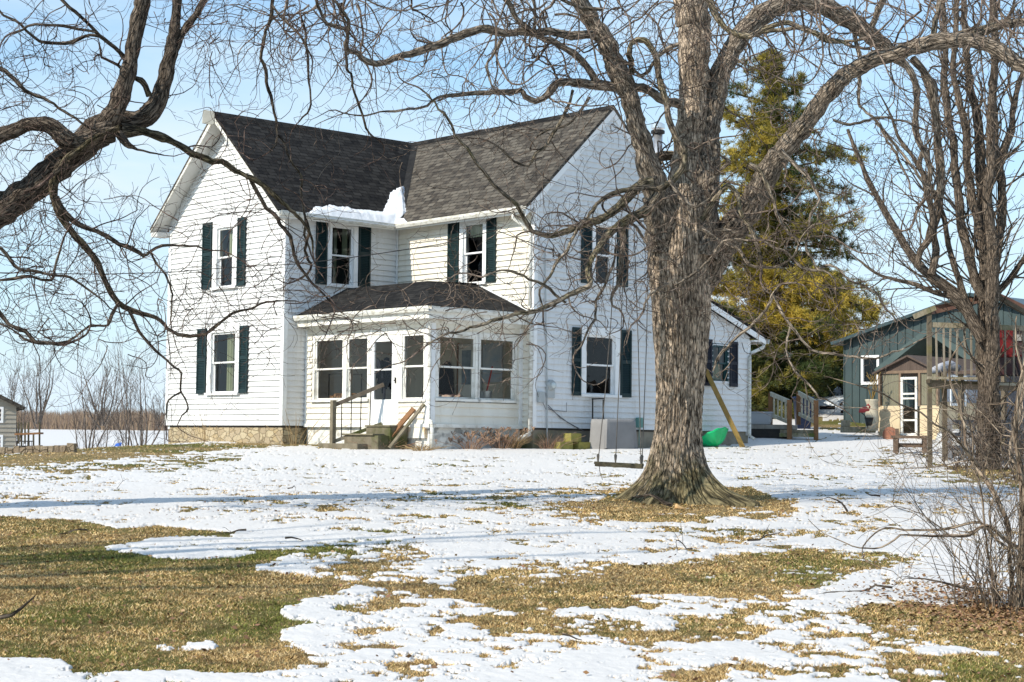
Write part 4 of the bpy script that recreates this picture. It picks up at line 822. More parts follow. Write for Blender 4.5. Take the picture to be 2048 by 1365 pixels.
# greenhouse shed
SLc=gp(1757,50.5); SLc[2]=at(1757,866,50.5)[2]
shed=empty('greenhouse_shed',SLc,YAW,'small cream garden shed with ribbed plastic panels and a white glazed door','shed')
gx1=isect(SLc,YAW,0,1878,880)[0]; ga=isect(SLc,YAW,0,1820,714); ge=isect(SLc,YAW,0,1757,745)
dl=isect(SLc,YAW,0,1803,755);dr=isect(SLc,YAW,0,1836,872); pt=isect(SLc,YAW,0,1770,812)[1]; 
print('shed',gx1,ga,ge,dl,dr,pt)
CRM=mat('cream_painted_board',(.62,.50,.32),(.52,.42,.28),rough=.8,scale=2,bump=.2); BRN=mat('brown_ply',(.07,.05,.04),(.11,.08,.065),rough=.8,scale=3,stretch=(6,6,1))
H1=ge[1]; D2=4.2
m=MB()
for a,b in ((0,dl[0]-.06),(dr[0]+.06,gx1)): m.box(a,b,0,.06,-.4,pt)
m.box(gx1-.06,gx1,.06,D2,-.4,pt+.1);m.box(0,.06,.06,D2,-.4,pt);m.box(0,gx1,D2,D2+.06,-.4,H1); m.build('lower_wall',CRM,shed)
PLS=glass_mat('ribbed_plastic',(.55,.55,.45),.10)
PLS2=mat('yellowed_fibreglass',(.28,.26,.19),(.20,.19,.13),rough=.3,scale=2,stretch=(14,1,.5))
for a,b in ((.12,dl[0]-.08),(dr[0]+.08,gx1-.1)):
    m=MB(); k=int((b-a)/.03)
    for i in range(k):
        x0=a+(b-a)*i/k;x1=a+(b-a)*(i+1)/k; y0_,y1_=(.02,.05) if i%2 else (.05,.02); m.q((x0,y0_,pt+.02),(x1,y1_,pt+.02),(x1,y1_,H1-.05),(x0,y0_,H1-.05))
    m.build('plastic_panel',PLS2,shed)
m=MB()
for x in (0,dl[0]-.08,dr[0]+.02,gx1-.08): m.box(x,x+.07,-.02,.08,pt-.02,H1)
m.box(0,gx1,-.021,.081,H1-.05,H1+.03); m.build('frame',mat('old_brown_frame',(.25,.18,.12),(.16,.11,.08),rough=.9),shed)
m=MB(); m.prism([(-.05,H1+.031),(gx1+.05,H1+.031),(ga[0],ga[1])],(0,-.01,0),X_,(0,0,1),Y_,.05); m.build('gable_board',BRN,shed)
m=MB(); 
for s,xe in ((-1,-.12),(1,gx1+.12)):
    zz=H1-.02; slab(m,[(ga[0],-.15,ga[1]+.05),(xe,-.15,zz),(xe,D2+.1,zz),(ga[0],D2+.1,ga[1]+.05)],.05)
m.build('roof',BRN,shed)
m=MB(); frame(m,fw,dl[0],dr[0],dr[1]-.0,dl[1],.07,-.0,.05)
for f_ in (.25,.62,.70): z=dr[1]+(dl[1]-dr[1])*f_; m.box(dl[0]+.07,dr[0]-.07,-.045,-.005,z,z+.05)
d_=m.build('glazed_door',TRIMP,shed); m=MB(); m.q((dl[0]+.05,-.01,dr[1]+.05),(dr[0]-.05,-.01,dr[1]+.05),(dr[0]-.05,-.01,dl[1]-.05),(dl[0]+.05,-.01,dl[1]-.05)); m.build('pane',GLASS,d_)
m=MB(); m.box(gx1+.0,gx1+.02,.3,D2,pt+.1,H1-.0); m.build('side_panel',mat('grey_side',(.33,.34,.36),(.25,.26,.29),rough=.6),shed)
m=MB(); fs_=((gx1+.02,0,0),Y_,X_); frame(m,fs_,.5,1.3,pt+.0,H1-.1,.07,.0,.04); w_=m.build('window',TRIM,shed); m=MB(); fbox(m,fs_,.56,1.24,pt+.06,H1-.16,.003,.01); m.build('pane',mat('dark_glass',(.03,.04,.045),rough=.05,spec=.6),w_)
# round wooden disc, urn, ornament, slab
def wthing(name,px,d,label,cat,rz=0,dz=0,group=None):
    p=gp(px,d); p[2]+=dz; return empty(name,p,rz,label,cat,group)
def gonpx(px,py):               # ground point seen at px,py
    lo,hi=7.,90.; 
    best=None; prev=None
    for d in np.arange(8,90,.1):
        p=at(px,py,d); k=p[2]-float(gz(p[0],p[1]))
        if prev is not None and k<=0<prev: return np.array([p[0],p[1],float(gz(p[0],p[1]))]),d
        prev=k
    p=gp(px,50); return p,50
def gthing(name,px,py,label,cat,rz=0,group=None,dz=0):
    p,d=gonpx(px,py); p[2]+=dz; return empty(name,p,rz,label,cat,group),d
m=MB(); m.tube([(0,0,0),(0,.05,0)],.24,24); o=m.build('log_disc',mat('red_brown_disc',(.20,.08,.05),(.28,.13,.08)),None); p,_=at(1779,871,49),0; o.location=p; o.rotation_euler=(0,0,YAW); tag(o,'round reddish brown disc leaning on the cream shed wall','disc')
t=wthing('ceramic_urn',1744,50,'tall pale cream urn beside the shed corner','urn'); zb=at(1744,862,50)[2]; t.location[2]=zb
m=MB(); m.tube([(0,0,0),(0,0,.08),(0,0,.3),(0,0,.6),(0,0,.75),(0,0,.86),(0,0,.9)],[.15,.17,.20,.18,.15,.19,.20],24); m.build('urn_body',mat('pale_cream_glaze',(.50,.45,.34),(.4,.35,.26),rough=.6),t,smooth=True)
m=MB(); rr=random.Random(5)
for k in range(10): m.tube([(0,0,.85),(rr.uniform(-.15,.15),rr.uniform(-.1,.1),1.25),(rr.uniform(-.3,.3),rr.uniform(-.2,.2),1.5+rr.random()*.2)],.01,4)
m.build('dry_stems',POSTW,t)
t=wthing('bird_ornament',1730,49.5,'red flamingo shaped garden ornament on a thin curved stem beside the urn','ornament'); t.location[2]=at(1730,858,49.5)[2]
m=MB(); m.tube([(.08,0,0),(.06,0,.25),(-.02,0,.4),(-.1,0,.45)],.015,6); m.build('stem',BLACKM,t)
m=MB(); m.tube([(.12,0,.52),(.05,0,.56),(-.05,0,.54),(-.14,0,.5),(-.17,0,.46)],[.02,.07,.09,.05,.01],10); m.tube([(.1,0,.55),(.14,0,.63),(.09,0,.69),(.03,0,.65)],[.03,.025,.03,.01],8); m.build('bird_body',mat('faded_red',(.40,.05,.05),rough=.5),t,smooth=True)
t=wthing('stone_slab',1716,50.5,'long low mossy stone slab bench by the urn','stone bench'); t.location[2]=at(1716,866,50.5)[2]
m=MB(); m.box(-.48,.48,-.2,.2,0,.17); m.build('slab',OLDWOOD,t,bevel=.02); m=MB(); m.box(-.47,-.25,-.15,.15,.171,.36); m.build('square_block',OLDWOOD,t,bevel=.015)
t=wthing('flower_pot',1738,49,'small black flower pot on the stone slab','pot'); t.location[2]=at(1740,852,49)[2]; m=MB(); m.tube([(0,0,0),(0,0,.2)],[.08,.12],14); m.build('pot_side',BLACKM,t,smooth=True); m=MB(); m.tube([(0,0,.2),(0,0,.235)],.13,14); m.build('rim',BLACKM,t)
# garden bench
BW=mat('dark_bench_wood',(.10,.065,.045),(.17,.12,.085),rough=.9,scale=6)
t,d=gthing('garden_bench',1820,908,'low weathered wooden bench standing in the snow before the shed','bench',rz=-.12)
m=MB(); 
for k in range(3): m.box(-.44,.44,-.17+.12*k,-.07+.12*k,.365,.43)
m.build('seat',BW,t)
for x in (-.34,.34):
    m=MB(); m.box(x-.045,x+.045,-.15,.16,0,.363); m.build('leg',BW,t)
m=MB(); m.box(-.295,.295,-.02,.02,.15,.25); m.build('stretcher',BW,t)
m=MB(); m.box(-.32,-.24,.19,.26,0,.60); m.build('upright',BW,t)
# car
p=at(1657,846,61.0); p[2]-=.03; CARZ=p[2]
car=empty('parked_car',p,R(-130),'silver grey car parked nose out beside the green barn','car')
CP=mat('silver_blue_paint',(.70,.75,.80),rough=.25,metal=.0,spec=.5)
# profile along x (nose at +x=.. ), extruded with inset sections
prof=[(-.05,.32),(-.08,.55),(.0,.74),(.35,.86),(.95,.98),(1.25,1.02),(1.9,1.40),(2.6,1.50),(3.4,1.46),(4.1,1.08),(4.5,1.02),(4.6,.7),(4.55,.32)]
V=[];Fq=[]; ys=[-.9,-.86,-.6,0,.6,.86,.9]; ins=[.10,.03,.0,0,.0,.03,.10]
for yy,i_ in zip(ys,ins):
    for (a,b) in prof:
        nar=1-.22*max(0,b-.95)/.5
        V.append((-(a+i_*(2.25-a)/2.25*1.0),yy*nar,b-(i_*.4 if b>.6 else 0)))
K=len(prof)
for i in range(len(ys)-1):
    for j in range(K-1): Fq.append((i*K+j,i*K+j+1,(i+1)*K+j+1,(i+1)*K+j))
    Fq.append((i*K+K-1,i*K,(i+1)*K,(i+1)*K+K-1))
Fq.append(tuple(range(K))[::-1]);Fq.append(tuple((len(ys)-1)*K+j for j in range(K)))
m=MB(); m.v=V;m.f=Fq; cb=m.build('body',CP,car,smooth=True,bevel=.02)
BLK=mat('car_black',(.01,.01,.012),rough=.25)
m=MB(); m.box(.02,.10,-.30,.30,.50,.62); m.build('grille',BLK,car)
for s in (-1,1):
    m=MB(); m.prism([(0,0),(.28,.06),(.24,.16),(.02,.10)],(-.0,s*.48,.62),(0,s*1.,0),(0,0,1),(1,0,0),.085); hl=m.build('headlight',BLK,car)
    m=MB(); m.tube([(.075,s*.66,.70),(.10,s*.66,.70)],.05,12); m.build('lens',mat('lamp_lens',(.7,.75,.8),rough=.1),hl)
    m=MB(); m.box(.03,.10,s*.62-.09,s*.62+.09,.36,.46); m.build('fog_lamp',BLK,car)
    for xx in (-.85,-3.6):
        m=MB(); m.tube([(xx,s*.72,.33),(xx,s*.91,.33)],.33,20); wh=m.build('wheel',BLK,car); m=MB(); m.tube([(xx,s*.90,.33),(xx,s*.925,.33)],.2,14); m.build('rim',GREYP,wh)
m=MB(); m.q((-1.30,-.72,1.06),(-1.30,.72,1.06),(-1.88,.62,1.40),(-1.88,-.62,1.40)); m.build('windscreen',BLK,car)
# deck steps with railings behind the annexe
DK=at(1560,872,48.5); DK[2]=at(1560,874,48.5)[2]
deck=empty('wooden_deck',DK,YAW+R(35),'low timber deck with two brown post stair rails behind the annexe','deck')
PALER=mat('pale_cream_rail',(.55,.50,.38),(.40,.36,.27),rough=.9,scale=6)
def dloc(px,py,d):
    p=at(px,py,d)-DK; c,s=math.cos(YAW+R(35)),math.sin(YAW+R(35)); return np.array([c*p[0]+s*p[1],-s*p[0]+c*p[1],p[2]])
m=MB(); p=dloc(1498,850,49);q=dloc(1612,850,51)
m.box(p[0],q[0]-.2,.4,3.0,q[2]-.30,q[2]-.22) if False else m.box(p[0],q[0]-.25,.3,2.6,.22,.34); m.build('platform',GREYWOOD,deck)
m=MB(); m.box(p[0],q[0]-.25,.32,.36,-.5,.22); m.build('under_deck_shade',BLACKM,deck)  # black board painted in for the shade of the open gap below the deck
m=MB(); m.box(.0,.95,-.25,.02,.0,.1); m.box(.0,.95,.02,.29,.1,.2);  m.build('step',OLDWOOD,deck)
for (a,b,c,d1) in (((1579,800),(1579,876),(1541,786),(1541,838)),((1632,801),(1632,876),(1597,784),(1597,836))):
    pa,pb,pc,pd=dloc(*a,48.2),dloc(*b,48.2),dloc(*c,50.4),dloc(*d1,50.4)
    m=MB(); m.bar(pb-(0,0,.1),pa,.13,.13,up=(0,1,0)); m.build('newel_post',BROWNW,deck); m=MB(); m.bar(pd-(0,0,.2),pc,.12,.12,up=(0,1,0)); m.build('newel_post',BROWNW,deck)
    t0,t1=pa-(0,0,.06),pc-(0,0,.03); b0,b1=pb+(0,0,.42),pd+(0,0,.12)
    m=MB(); m.bar(t0,t1,.05,.12); m.build('top_rail',PALER,deck); m=MB(); m.bar(b0,b1,.05,.10); m.build('bottom_rail',PALER,deck)
    for k in range(1,5):
        f_=k/5; m=MB(); m.bar(b0*(1-f_)+b1*f_,t0*(1-f_)+t1*f_,.05,.05,up=(0,1,0)); m.build('baluster',PALER,deck)
t=empty('storage_tub',at(1518,850,49.2),YAW+R(35),'pale grey plastic tub on the deck beside the annexe','tub'); t.location[2]=DK[2]+.34; m=MB(); m.hexa([(-.32,-.2,0),(.32,-.2,0),(.32,.2,0),(-.32,.2,0),(-.38,-.25,.33),(.38,-.25,.33),(.38,.25,.33),(-.38,.25,.33)]); m.build('tub_side',mat('grey_tub',(.38,.40,.42),rough=.5),t,bevel=.02); m=MB(); m.box(-.4,.4,-.27,.27,.331,.36); m.build('lid',mat('grey_lid',(.45,.47,.5),rough=.5),t)
t=empty('recycling_bin',at(1606,846,54),0,'dark blue bin behind the deck rail','bin'); t.location[2]=float(gz(t.location[0],t.location[1])); m=MB(); m.hexa([(-.2,-.2,0),(.2,-.2,0),(.2,.2,0),(-.2,.2,0),(-.27,-.27,.95),(.27,-.27,.95),(.27,.27,.95),(-.27,.27,.95)]); m.build('bin_side',mat('blue_plastic',(.006,.012,.035),rough=.4),t); m=MB(); m.box(-.29,.29,-.3,.3,.951,1.0); m.build('lid',mat('blue_plastic_lid',(.006,.02,.07),rough=.4),t)
# green saucer and leaning post
p=h2w(LC+.55,9.56,0); t=empty('plastic_saucer',(p[0],p[1],float(gz(p[0],p[1]))+.02),0,'bright green round plastic snow saucer tilted beside the big tree trunk','sled')
GP=mat('bright_green_plastic',(.0,.50,.17),(.0,.42,.13),rough=.35,scale=2,spec=.5)
V=[];Fq=[]; NR,NA=10,48
for i in range(NR+1):
    r_=.44*i/NR; 
    for j in range(NA): a=2*math.pi*j/NA; rr_=r_*(1+(.02*math.cos(a*10) if i>7 else 0)); V.append((rr_*math.cos(a),rr_*math.sin(a),.30*(i/NR)**2.0-(.02 if i==NR else 0)+(.008*math.cos(a*10) if i>3 else 0)))
for i in range(NR):
    for j in range(NA): Fq.append((i*NA+j,i*NA+(j+1)%NA,(i+1)*NA+(j+1)%NA,(i+1)*NA+j))
m=MB();m.v=V;m.f=Fq; o=m.build('dish',GP,t,smooth=True); sm=o.modifiers.new('thick','SOLIDIFY'); sm.thickness=.012
from mathutils import Euler
t.rotation_euler=Euler((R(-20),R(-24),0)); t.location[2]+=.03
a=at(1411,740,45.6);b=gp(1487,45.0); m=MB(); m.bar(b-(0,0,.03),a,.12,.09,up=(0,1,0)); o=m.build('leaning_post',POSTW,None,bevel=.008); tag(o,'yellow brown timber post leaning against the annexe wall beside the window','post')
# overhead wire
pts=[(-400,548,40),(0,546,40),(200,549,40),(345,545,40),(440,537,40),(600,528,40),(737,511,40.3),(880,489,40.8),(991,458,41.1),(1085,430,41.3)]
m=MB(); P=[at(*q_) for q_ in pts]; P[-1]=np.array(h2w(LC+.08,3.83,4.3)); P[-2]=at(991,461,40.9); m.tube(P,.011,5); o=m.build('service_wire',BLACKM,None); tag(o,'black overhead wire crossing the sky to the corner of the farmhouse','wire')
m=MB(); a=np.array(h2w(LC+.08,3.83,4.3)); c=at(1118,507,41.2); m.tube([a,at(1098,478,41.3),c],.009,5); m.tube([c,at(1119,517,41.2)],.035,6); m.tube([a,at(1106,500,41.3),at(1107,515,41.3)],[.009,.03,.03],6); m.tube([c,at(1128,521,41.15)],.02,6); o=m.build('wire_drop',BLACKM,None); tag(o,'short drooping wires with black clamps at the end of the overhead wire','wire clamp')
# ---------------- left background ----------------
t=wthing('neighbour_house',-120,62,'beige sided house at the far left edge of the photo','house',rz=R(22)); t.location[2]=at(0,918,62)[2]
def hp(px,py,d=0): a_=isect(t.location,R(22),0,px,py); return np.array([a_[0],0,a_[1]])
SB=siding_mat('beige_siding',(.36,.33,.27),(.31,.28,.23),(.2,.18,.15),.3)
a=hp(33,812);pk2=hp(-120,735); xr_=a[0]; 
m=MB(); siding(m,(0,0,0),X_,NY,lambda z:(-(xr_)+2*pk2[0] if z<a[2] else pk2[0]-(pk2[2]-z)/(pk2[2]-a[2])*(xr_-pk2[0]), xr_ if z<a[2] else pk2[0]+(pk2[2]-z)/(pk2[2]-a[2])*(xr_-pk2[0])),0,pk2[2]-.02,expo=.16)
m.box(xr_-.1,xr_,.0,8,0,a[2]); m.build('wall',SB,t)
m=MB()
e=.3; 
for s in (-1,1): slab(m,[(pk2[0],-.3,pk2[2]+.08),(pk2[0]+s*(xr_-pk2[0]+e),-.3,a[2]-.05),(pk2[0]+s*(xr_-pk2[0]+e),8.3,a[2]-.05),(pk2[0],8.3,pk2[2]+.08)],.12)
m.build('roof',SHING,t)
for (px0,py0,px1,py1) in ((-30,817,4,843),(-30,873,3,905)):
    A=hp(px0,py1);B=hp(px1,py0); m=MB(); frame(m,((0,0,0),X_,NY),A[0]-.05,B[0]+.05,A[2]-.05,B[2]+.05,.08,0,.05); w_=m.build('window',TRIM,t); m=MB(); fbox(m,((0,0,0),X_,NY),A[0],B[0],A[2],B[2],.018,.022); m.build('pane',mat('dark_pane',(.02,.022,.025),rough=.08,spec=.6),w_)
# timber frame (old swing deck) beside that house
p=at(60,905,58); t=empty('timber_frame',p,0,'dark timber platform frame with tall posts beside the beige house','frame')
q_=lambda px,py,dd=0:at(px,py,58+dd)-p
for px,py0,py1,dd in ((37,845,880,.6),(43,845,885,0),(50,845,880,.6),(57,845,885,0),(79,845,892,0),(67,868,885,.6)):
    m=MB(); m.bar(q_(px,py1+8,dd),q_(px,py0,dd),.05,.05,up=(0,1,0)); m.build('post',DARKWOOD,t)
m=MB(); m.bar(q_(33,869),q_(83,867),.5,.06); m.build('platform',BROWNW,t)
p=at(52,905,56); t=empty('garden_swing',p,0,'black metal garden seat frame before the beige house','seat frame')
q_=lambda px,py,dd=0:at(px,py,56+dd)-p
m=MB(); m.tube([q_(33,902),q_(34,883),q_(66,883),q_(68,905)],.02,6); m.tube([q_(33,893),q_(67,893)],.02,6); m.tube([q_(36,897),q_(60,897)],.06,6)
for k in range(8): m.tube([q_(35+4*k,884),q_(35+4*k,897)],.008,4)
m.build('seat_frame',BLACKM,t)
# stone blocks
t=empty('stone_wall',gp(60,36.8),0,'low dry wall of tan square stones at the left lawn edge','stone wall'); base=np.array(t.location); rr=random.Random(9)
TS=stone_mat('tan_stone',[(.33,.25,.16),(.26,.2,.14),(.4,.33,.23)],(.15,.12,.08),5,5); m=MB(); px=-60
while px<137:
    wpx=rr.uniform(11,17); 
    if not (101<px<106):
        c=at(px+wpx/2,909-px*.06,36.8); h=rr.uniform(.10,.15); w2=wpx/2*39.5/3483*.93; c=c-base; m.hexa([(c[0]+a*w2*rr.uniform(.93,1),c[1]+b*.12,c[2]+(z*h if z>0 else -.35)+rr.uniform(-.01,.01)) for z in (-1,1) for a,b in ((-1,-1),(1,-1),(1,1),(-1,1))])
    px+=wpx
m.build('stone_course',TS,t,bevel=.015)
p=at(234,893,60); t=empty('blue_tarp_bundle',p,0,'small bright blue bundle lying in the snowy field','bundle'); m=MB(); m.v=[(-.14,-.1,-.14),(.13,-.1,-.08),(.1,.1,-.1),(-.12,.1,-.12),(-.05,-.04,.09),(.19,-.06,.13),(.15,.06,.15),(-.02,.06,.1)]; m.f=[(3,2,1,0),(4,5,6,7),(0,1,5,4),(1,2,6,5),(2,3,7,6),(3,0,4,7)]; m.build('tarp',mat('blue_tarp',(.0,.09,.45),rough=.4),t,bevel=.03)
m=MB(); m.tube([(-.25,.1,-.35),(-.2,.1,.0),(-.1,.1,.22)],.03,6); m.build('white_end',TRIM,t)
# ---------------- tree house platform ----------------
TH_=gp(1858,34.5); th=empty('tree_house',TH_,0,'weathered open tree house platform on posts with balusters and a sagging roof frame','tree house')
q_=lambda px,py,d=34.5:at(px,py,d)-TH_
def tb(name,a,b,w,h,mt=GREYWOOD,up=(0,1,0)):
    m=MB(); m.bar(a,b,w,h,up=up); return m.build(name,mt,th)
TW=mat('tree_house_wood',(.17,.14,.10),(.10,.08,.055),rough=.95,scale=4,bump=.4,c3=(.16,.14,.05))
tb('post',q_(1860,938),q_(1858,618),.085,.085,TW); tb('post',q_(1958,760,35.5),q_(1956,652,35.5),.10,.10,TW); tb('post',q_(1994,770,34.2),q_(1992,640,34.2),.09,.09,TW)
tb('post',q_(2075,960),q_(2075,620),.12,.12,TW); tb('post',q_(1890,925,37.5),q_(1888,740,37.5),.10,.10,TW); tb('post',q_(2085,940,38),q_(2085,620,38),.10,.10,TW)
m=MB(); a=q_(1852,760,34.4);b=q_(2120,768,34.4); 
m.hexa([(a[0],a[1],a[2]-.06),(b[0],b[1],b[2]-.06),(b[0]+.9,b[1]+3.4,b[2]-.06),(a[0]+.9,a[1]+3.4,a[2]-.06),(a[0],a[1],a[2]),(b[0],b[1],b[2]),(b[0]+.9,b[1]+3.4,b[2]),(a[0]+.9,a[1]+3.4,a[2])]); m.build('platform_boards',TW,th)
tb('rim_beam',q_(1855,756,34.3),q_(1975,758,34.3),.05,.10,OLDWOOD); tb('rim_beam',q_(1972,768,34.25),q_(2120,772,34.25),.05,.20,mat('pale_board',(.48,.43,.33),(.36,.32,.24),rough=.9))
tb('top_rail',q_(1862,650),q_(1960,653),.10,.05,OLDWOOD); tb('top_rail',q_(1992,655,34.3),q_(2120,660,34.3),.10,.05,OLDWOOD)
rr=random.Random(2)
for px in (1872,1887,1901,1915,1929,1942): tb('baluster',q_(px+rr.uniform(-2,2),752),q_(px,656),.035,.035,mat('bleached_baluster',(.30,.26,.20),(.2,.17,.13),rough=.9) if px==1872 else bpy.data.materials['bleached_baluster'])
for px in (2010,2028,2046,2064): tb('baluster',q_(px+rr.uniform(-2,2),762,34.3),q_(px,658,34.3),.035,.035,bpy.data.materials['bleached_baluster'])
DKR=mat('dark_red_brown_rafter',(.10,.05,.04),(.16,.09,.06),rough=.9,scale=4)
tb('rafter',q_(1828,634),q_(1870,616),.10,.14,OLDWOOD); tb('rafter',q_(1866,617),q_(2000,588),.08,.10,DKR); tb('rafter',q_(1980,585),q_(2100,655),.08,.14,TW); tb('rafter',q_(1868,625,37.5),q_(2000,592,37.5),.08,.10,DKR); tb('rafter',q_(2000,592,37.5),q_(2100,640,37.5),.08,.10,DKR)
tb('beam',q_(1862,620),q_(1866,625,37.5),.08,.08,DKR); tb('beam',q_(1995,588),q_(1998,592,37.5),.08,.08,DKR)
# things on it and under it
RED=mat('dark_red_cloth',(.20,.015,.015),(.10,.01,.01),rough=.6)
t=empty('folding_chair',at(2010,752,35.4),0,'red cloth folding chair on the tree house platform','chair')
m=MB(); m.box(-.28,.28,-.22,.22,.38,.42); m.build('seat',RED,t); m=MB(); m.box(-.28,.28,.2,.24,.42,1.0); m.build('backrest',RED,t)
for a in (-.25,.25):
    for b in (-.2,.2): m=MB(); m.tube([(a,b,0),(-a*.2+a,-b*.5,.4)],.014,6); m.build('leg',BLACKM,t)
t=empty('dark_shelf_unit',at(2038,752,36.2),0,'dark maroon boarded cupboard at the back of the tree house','cupboard')
m=MB(); m.box(-.7,.9,-.1,.3,0,.95); m.build('carcass',mat('dark_maroon_board',(.09,.035,.035),(.06,.05,.05),rough=.7,scale=4),t,bevel=.01); m=MB(); m.box(-.5,.1,-.13,-.101,.72,.85); m.build('sign_plate',mat('pale_plate',(.35,.33,.30)),t); m=MB(); m.box(-.72,.92,-.15,.32,.951,.99); m.build('top_board',TW,t)
t=empty('bundle_of_cloth',at(1892,750,35.6),0,'pale blue and white bundle on the platform behind the balusters','bundle'); m=MB(); m.tube([(-.3,0,.08),(-.1,0,.14),(.1,.05,.2),(.3,0,.12)],[.05,.10,.11,.06],12); m.build('cloth',mat('pale_bundle',(.20,.24,.32),(.4,.4,.42),scale=6,rough=.9),t,smooth=True)
# picket fence section and tank
PF=mat('blue_grey_weathered_board',(.17,.18,.20),(.25,.25,.26),rough=.9,scale=5,bump=.3)
p=gp(1895,37.8); t=empty('picket_fence',p,R(-4),'grey slatted fence panels under the tree house','fence'); q_=lambda px,py:at(px,py,37.8)-p
for i,(pz) in enumerate((.22,.50,.78)): m=MB(); m.box(-.02,2.6,-.02,.02,pz,pz+.11); m.build('rail',PF,t)
for k in range(11): m=MB(); m.box(.0+k*.25,.10+k*.25,-.045,-.021,.05,.86+.03*math.sin(k*3.)); m.build('picket',PF,t)
for k in (0,1.3,2.55): m=MB(); m.box(k-.04,k+.04,.021,.10,-.1,.92); m.build('post',PF,t)
p=gp(1893,39.0); t=empty('propane_tank',p,R(-10),'rounded white gas tank on the ground behind the tree house post','tank'); m=MB(); m.tube([(-.25,0,.36),(-.18,0,.36),(0,0,.36),(.8,0,.36),(1.0,0,.36),(1.08,0,.36)],[.05,.22,.30,.30,.22,.05],24); m.build('tank_shell',mat('white_tank',(.55,.56,.57),(.4,.4,.38),rough=.4),t,smooth=True)
for x in (.1,.7): m=MB(); m.box(x-.06,x+.06,-.25,.25,-.02,.12); m.build('cradle',BLACKM,t)
m=MB(); m.tube([(.4,0,.62),(.4,0,.74)],.09,12); m.build('valve_cap',GREYP,t)
# dark lean-to store behind
p=gp(1935,43.5); t=empty('open_store',p,YAW,'dark open sided store between the shed and the tree house','store')
m=MB(); m.box(.3,2.9,.9,1.0,-.5,2.0); m.build('back_wall',mat('blue_grey_wall',(.10,.11,.14),(.16,.17,.20),rough=.8,scale=3,stretch=(8,8,.6)),t); m=MB(); slab(m,[(.2,-.9,1.95),(3.0,-.9,1.95),(3.0,1.1,2.15),(.2,1.1,2.15)],.08); m.build('roof',BRN,t)
for x in (.3,1.5,2.8): m=MB(); m.box(x-.05,x+.05,-.8,-.7,-.5,1.88); m.build('post',TW,t)
# fallen sticks and dry plants come with the trees below
# ---------------- trees ----------------
class Wood:
    def __init__(s): s.V=[];s.F=[];s.B=[];s.M=[];s.n=0
    def add(s,pts,rad,n,moss=0.0,disp=None):
        pts=np.asarray(pts,float);rad=np.asarray(rad,float)
        t=np.gradient(pts,axis=0);t/=np.linalg.norm(t,axis=1)[:,None]+1e-9
        if n>4:      # parallel transport
            a0=np.cross(t[0],[.13,.91,.31]);a0/=np.linalg.norm(a0);A=[a0]
            for k in range(1,len(pts)):
                a=A[-1]-t[k]*(A[-1]@t[k]);a/=np.linalg.norm(a)+1e-9;A.append(a)
            a=np.array(A)
        else:
            ref=np.array([.13,.31,.94]) if abs(t.mean(0)[2])<.75 else np.array([.9,.4,.1])
            a=np.cross(t,ref);a/=np.linalg.norm(a,axis=1)[:,None]+1e-9
        b=np.cross(t,a); th=np.arange(n)*2*np.pi/n
        ln=np.concatenate([[0],np.cumsum(np.linalg.norm(np.diff(pts,axis=0),axis=1))])
        rr=rad[:,None]*np.ones(n)[None,:]
        if disp is not None: rr=rr+disp(ln,th,rad)
        v=pts[:,None,:]+rr[:,:,None]*(np.cos(th)[None,:,None]*a[:,None,:]+np.sin(th)[None,:,None]*b[:,None,:])
        m=len(pts); i=np.arange(m-1)[:,None]*n;j=np.arange(n)[None,:];k=(j+1)%n
        f=np.stack([i+j,i+k,i+n+k,i+n+j],-1).reshape(-1,4)+s.n
        s.V.append(v.reshape(-1,3));s.F.append(f); s.n+=m*n
        R0=max(rad.max(),.01)
        bk=np.stack([np.cos(th)[None,:]*rad[:,None],np.sin(th)[None,:]*rad[:,None],np.repeat(ln[:,None],n,1)+s.n*.37],-1).reshape(-1,3)
        s.B.append(bk); s.M.append(np.repeat(np.broadcast_to(moss,(m,)),n))
    def build(s,name,mat_,parent):
        if not s.V: return None
        org=np.array(parent.location) if parent else np.zeros(3)
        return np_mesh(name,np.concatenate(s.V)-org,np.concatenate(s.F),mat_,parent,True,{'bk':('FLOAT_VECTOR',np.concatenate(s.B)),'moss':('FLOAT',np.concatenate(s.M))})
def spline(P,step):
    P=np.asarray(P,float); n=len(P); E=np.vstack([2*P[0]-P[1],P,2*P[-1]-P[-2]]); out=[]
    for i in range(n-1):
        p0,p1,p2,p3=E[i:i+4]; L_=np.linalg.norm((p2-p1)[:3]); k=max(2,int(L_/step))
        for t in np.arange(k)/k:
            out.append(.5*((2*p1)+(-p0+p2)*t+(2*p0-5*p1+4*p2-p3)*t*t+(-p0+3*p1-3*p2+p3)*t**3))
    out.append(P[-1]); return np.array(out)
def strand(pp,d0,d1,rng,step=.12,jit=.012):
    """pp: photo (px,py,width px[,depth]) knots -> smooth 3-D points and radii"""
    L_=np.concatenate([[0],np.cumsum([math.hypot(pp[i+1][0]-pp[i][0],pp[i+1][1]-pp[i][1]) for i in range(len(pp)-1)])]); L_/=L_[-1]
    K=[]; w=pp[0][2]
    for q,l in zip(pp,L_):
        w=q[2] if len(q)>2 else w*.93
        d=d0+(d1-d0)*l; p=at(q[0],q[1],d); K.append([*p,max(w,1.5)*.5*d/3483])
    S=spline(K,step); pts=S[:,:3]; rad=np.maximum(S[:,3],.003)
    n=len(pts); j=rng.normal(0,1,(n,3)); j=(j+np.roll(j,1,0)+np.roll(j,-1,0))/3
    pts=pts+j*(jit+rad[:,None]*.10)*np.linspace(.3,1,n)[:,None]
    rad=rad*(1+.10*np.sin(np.arange(n)*1.3+rng.uniform(0,6))*rng.uniform(.3,1)+rng.normal(0,.03,n))
    return pts,rad
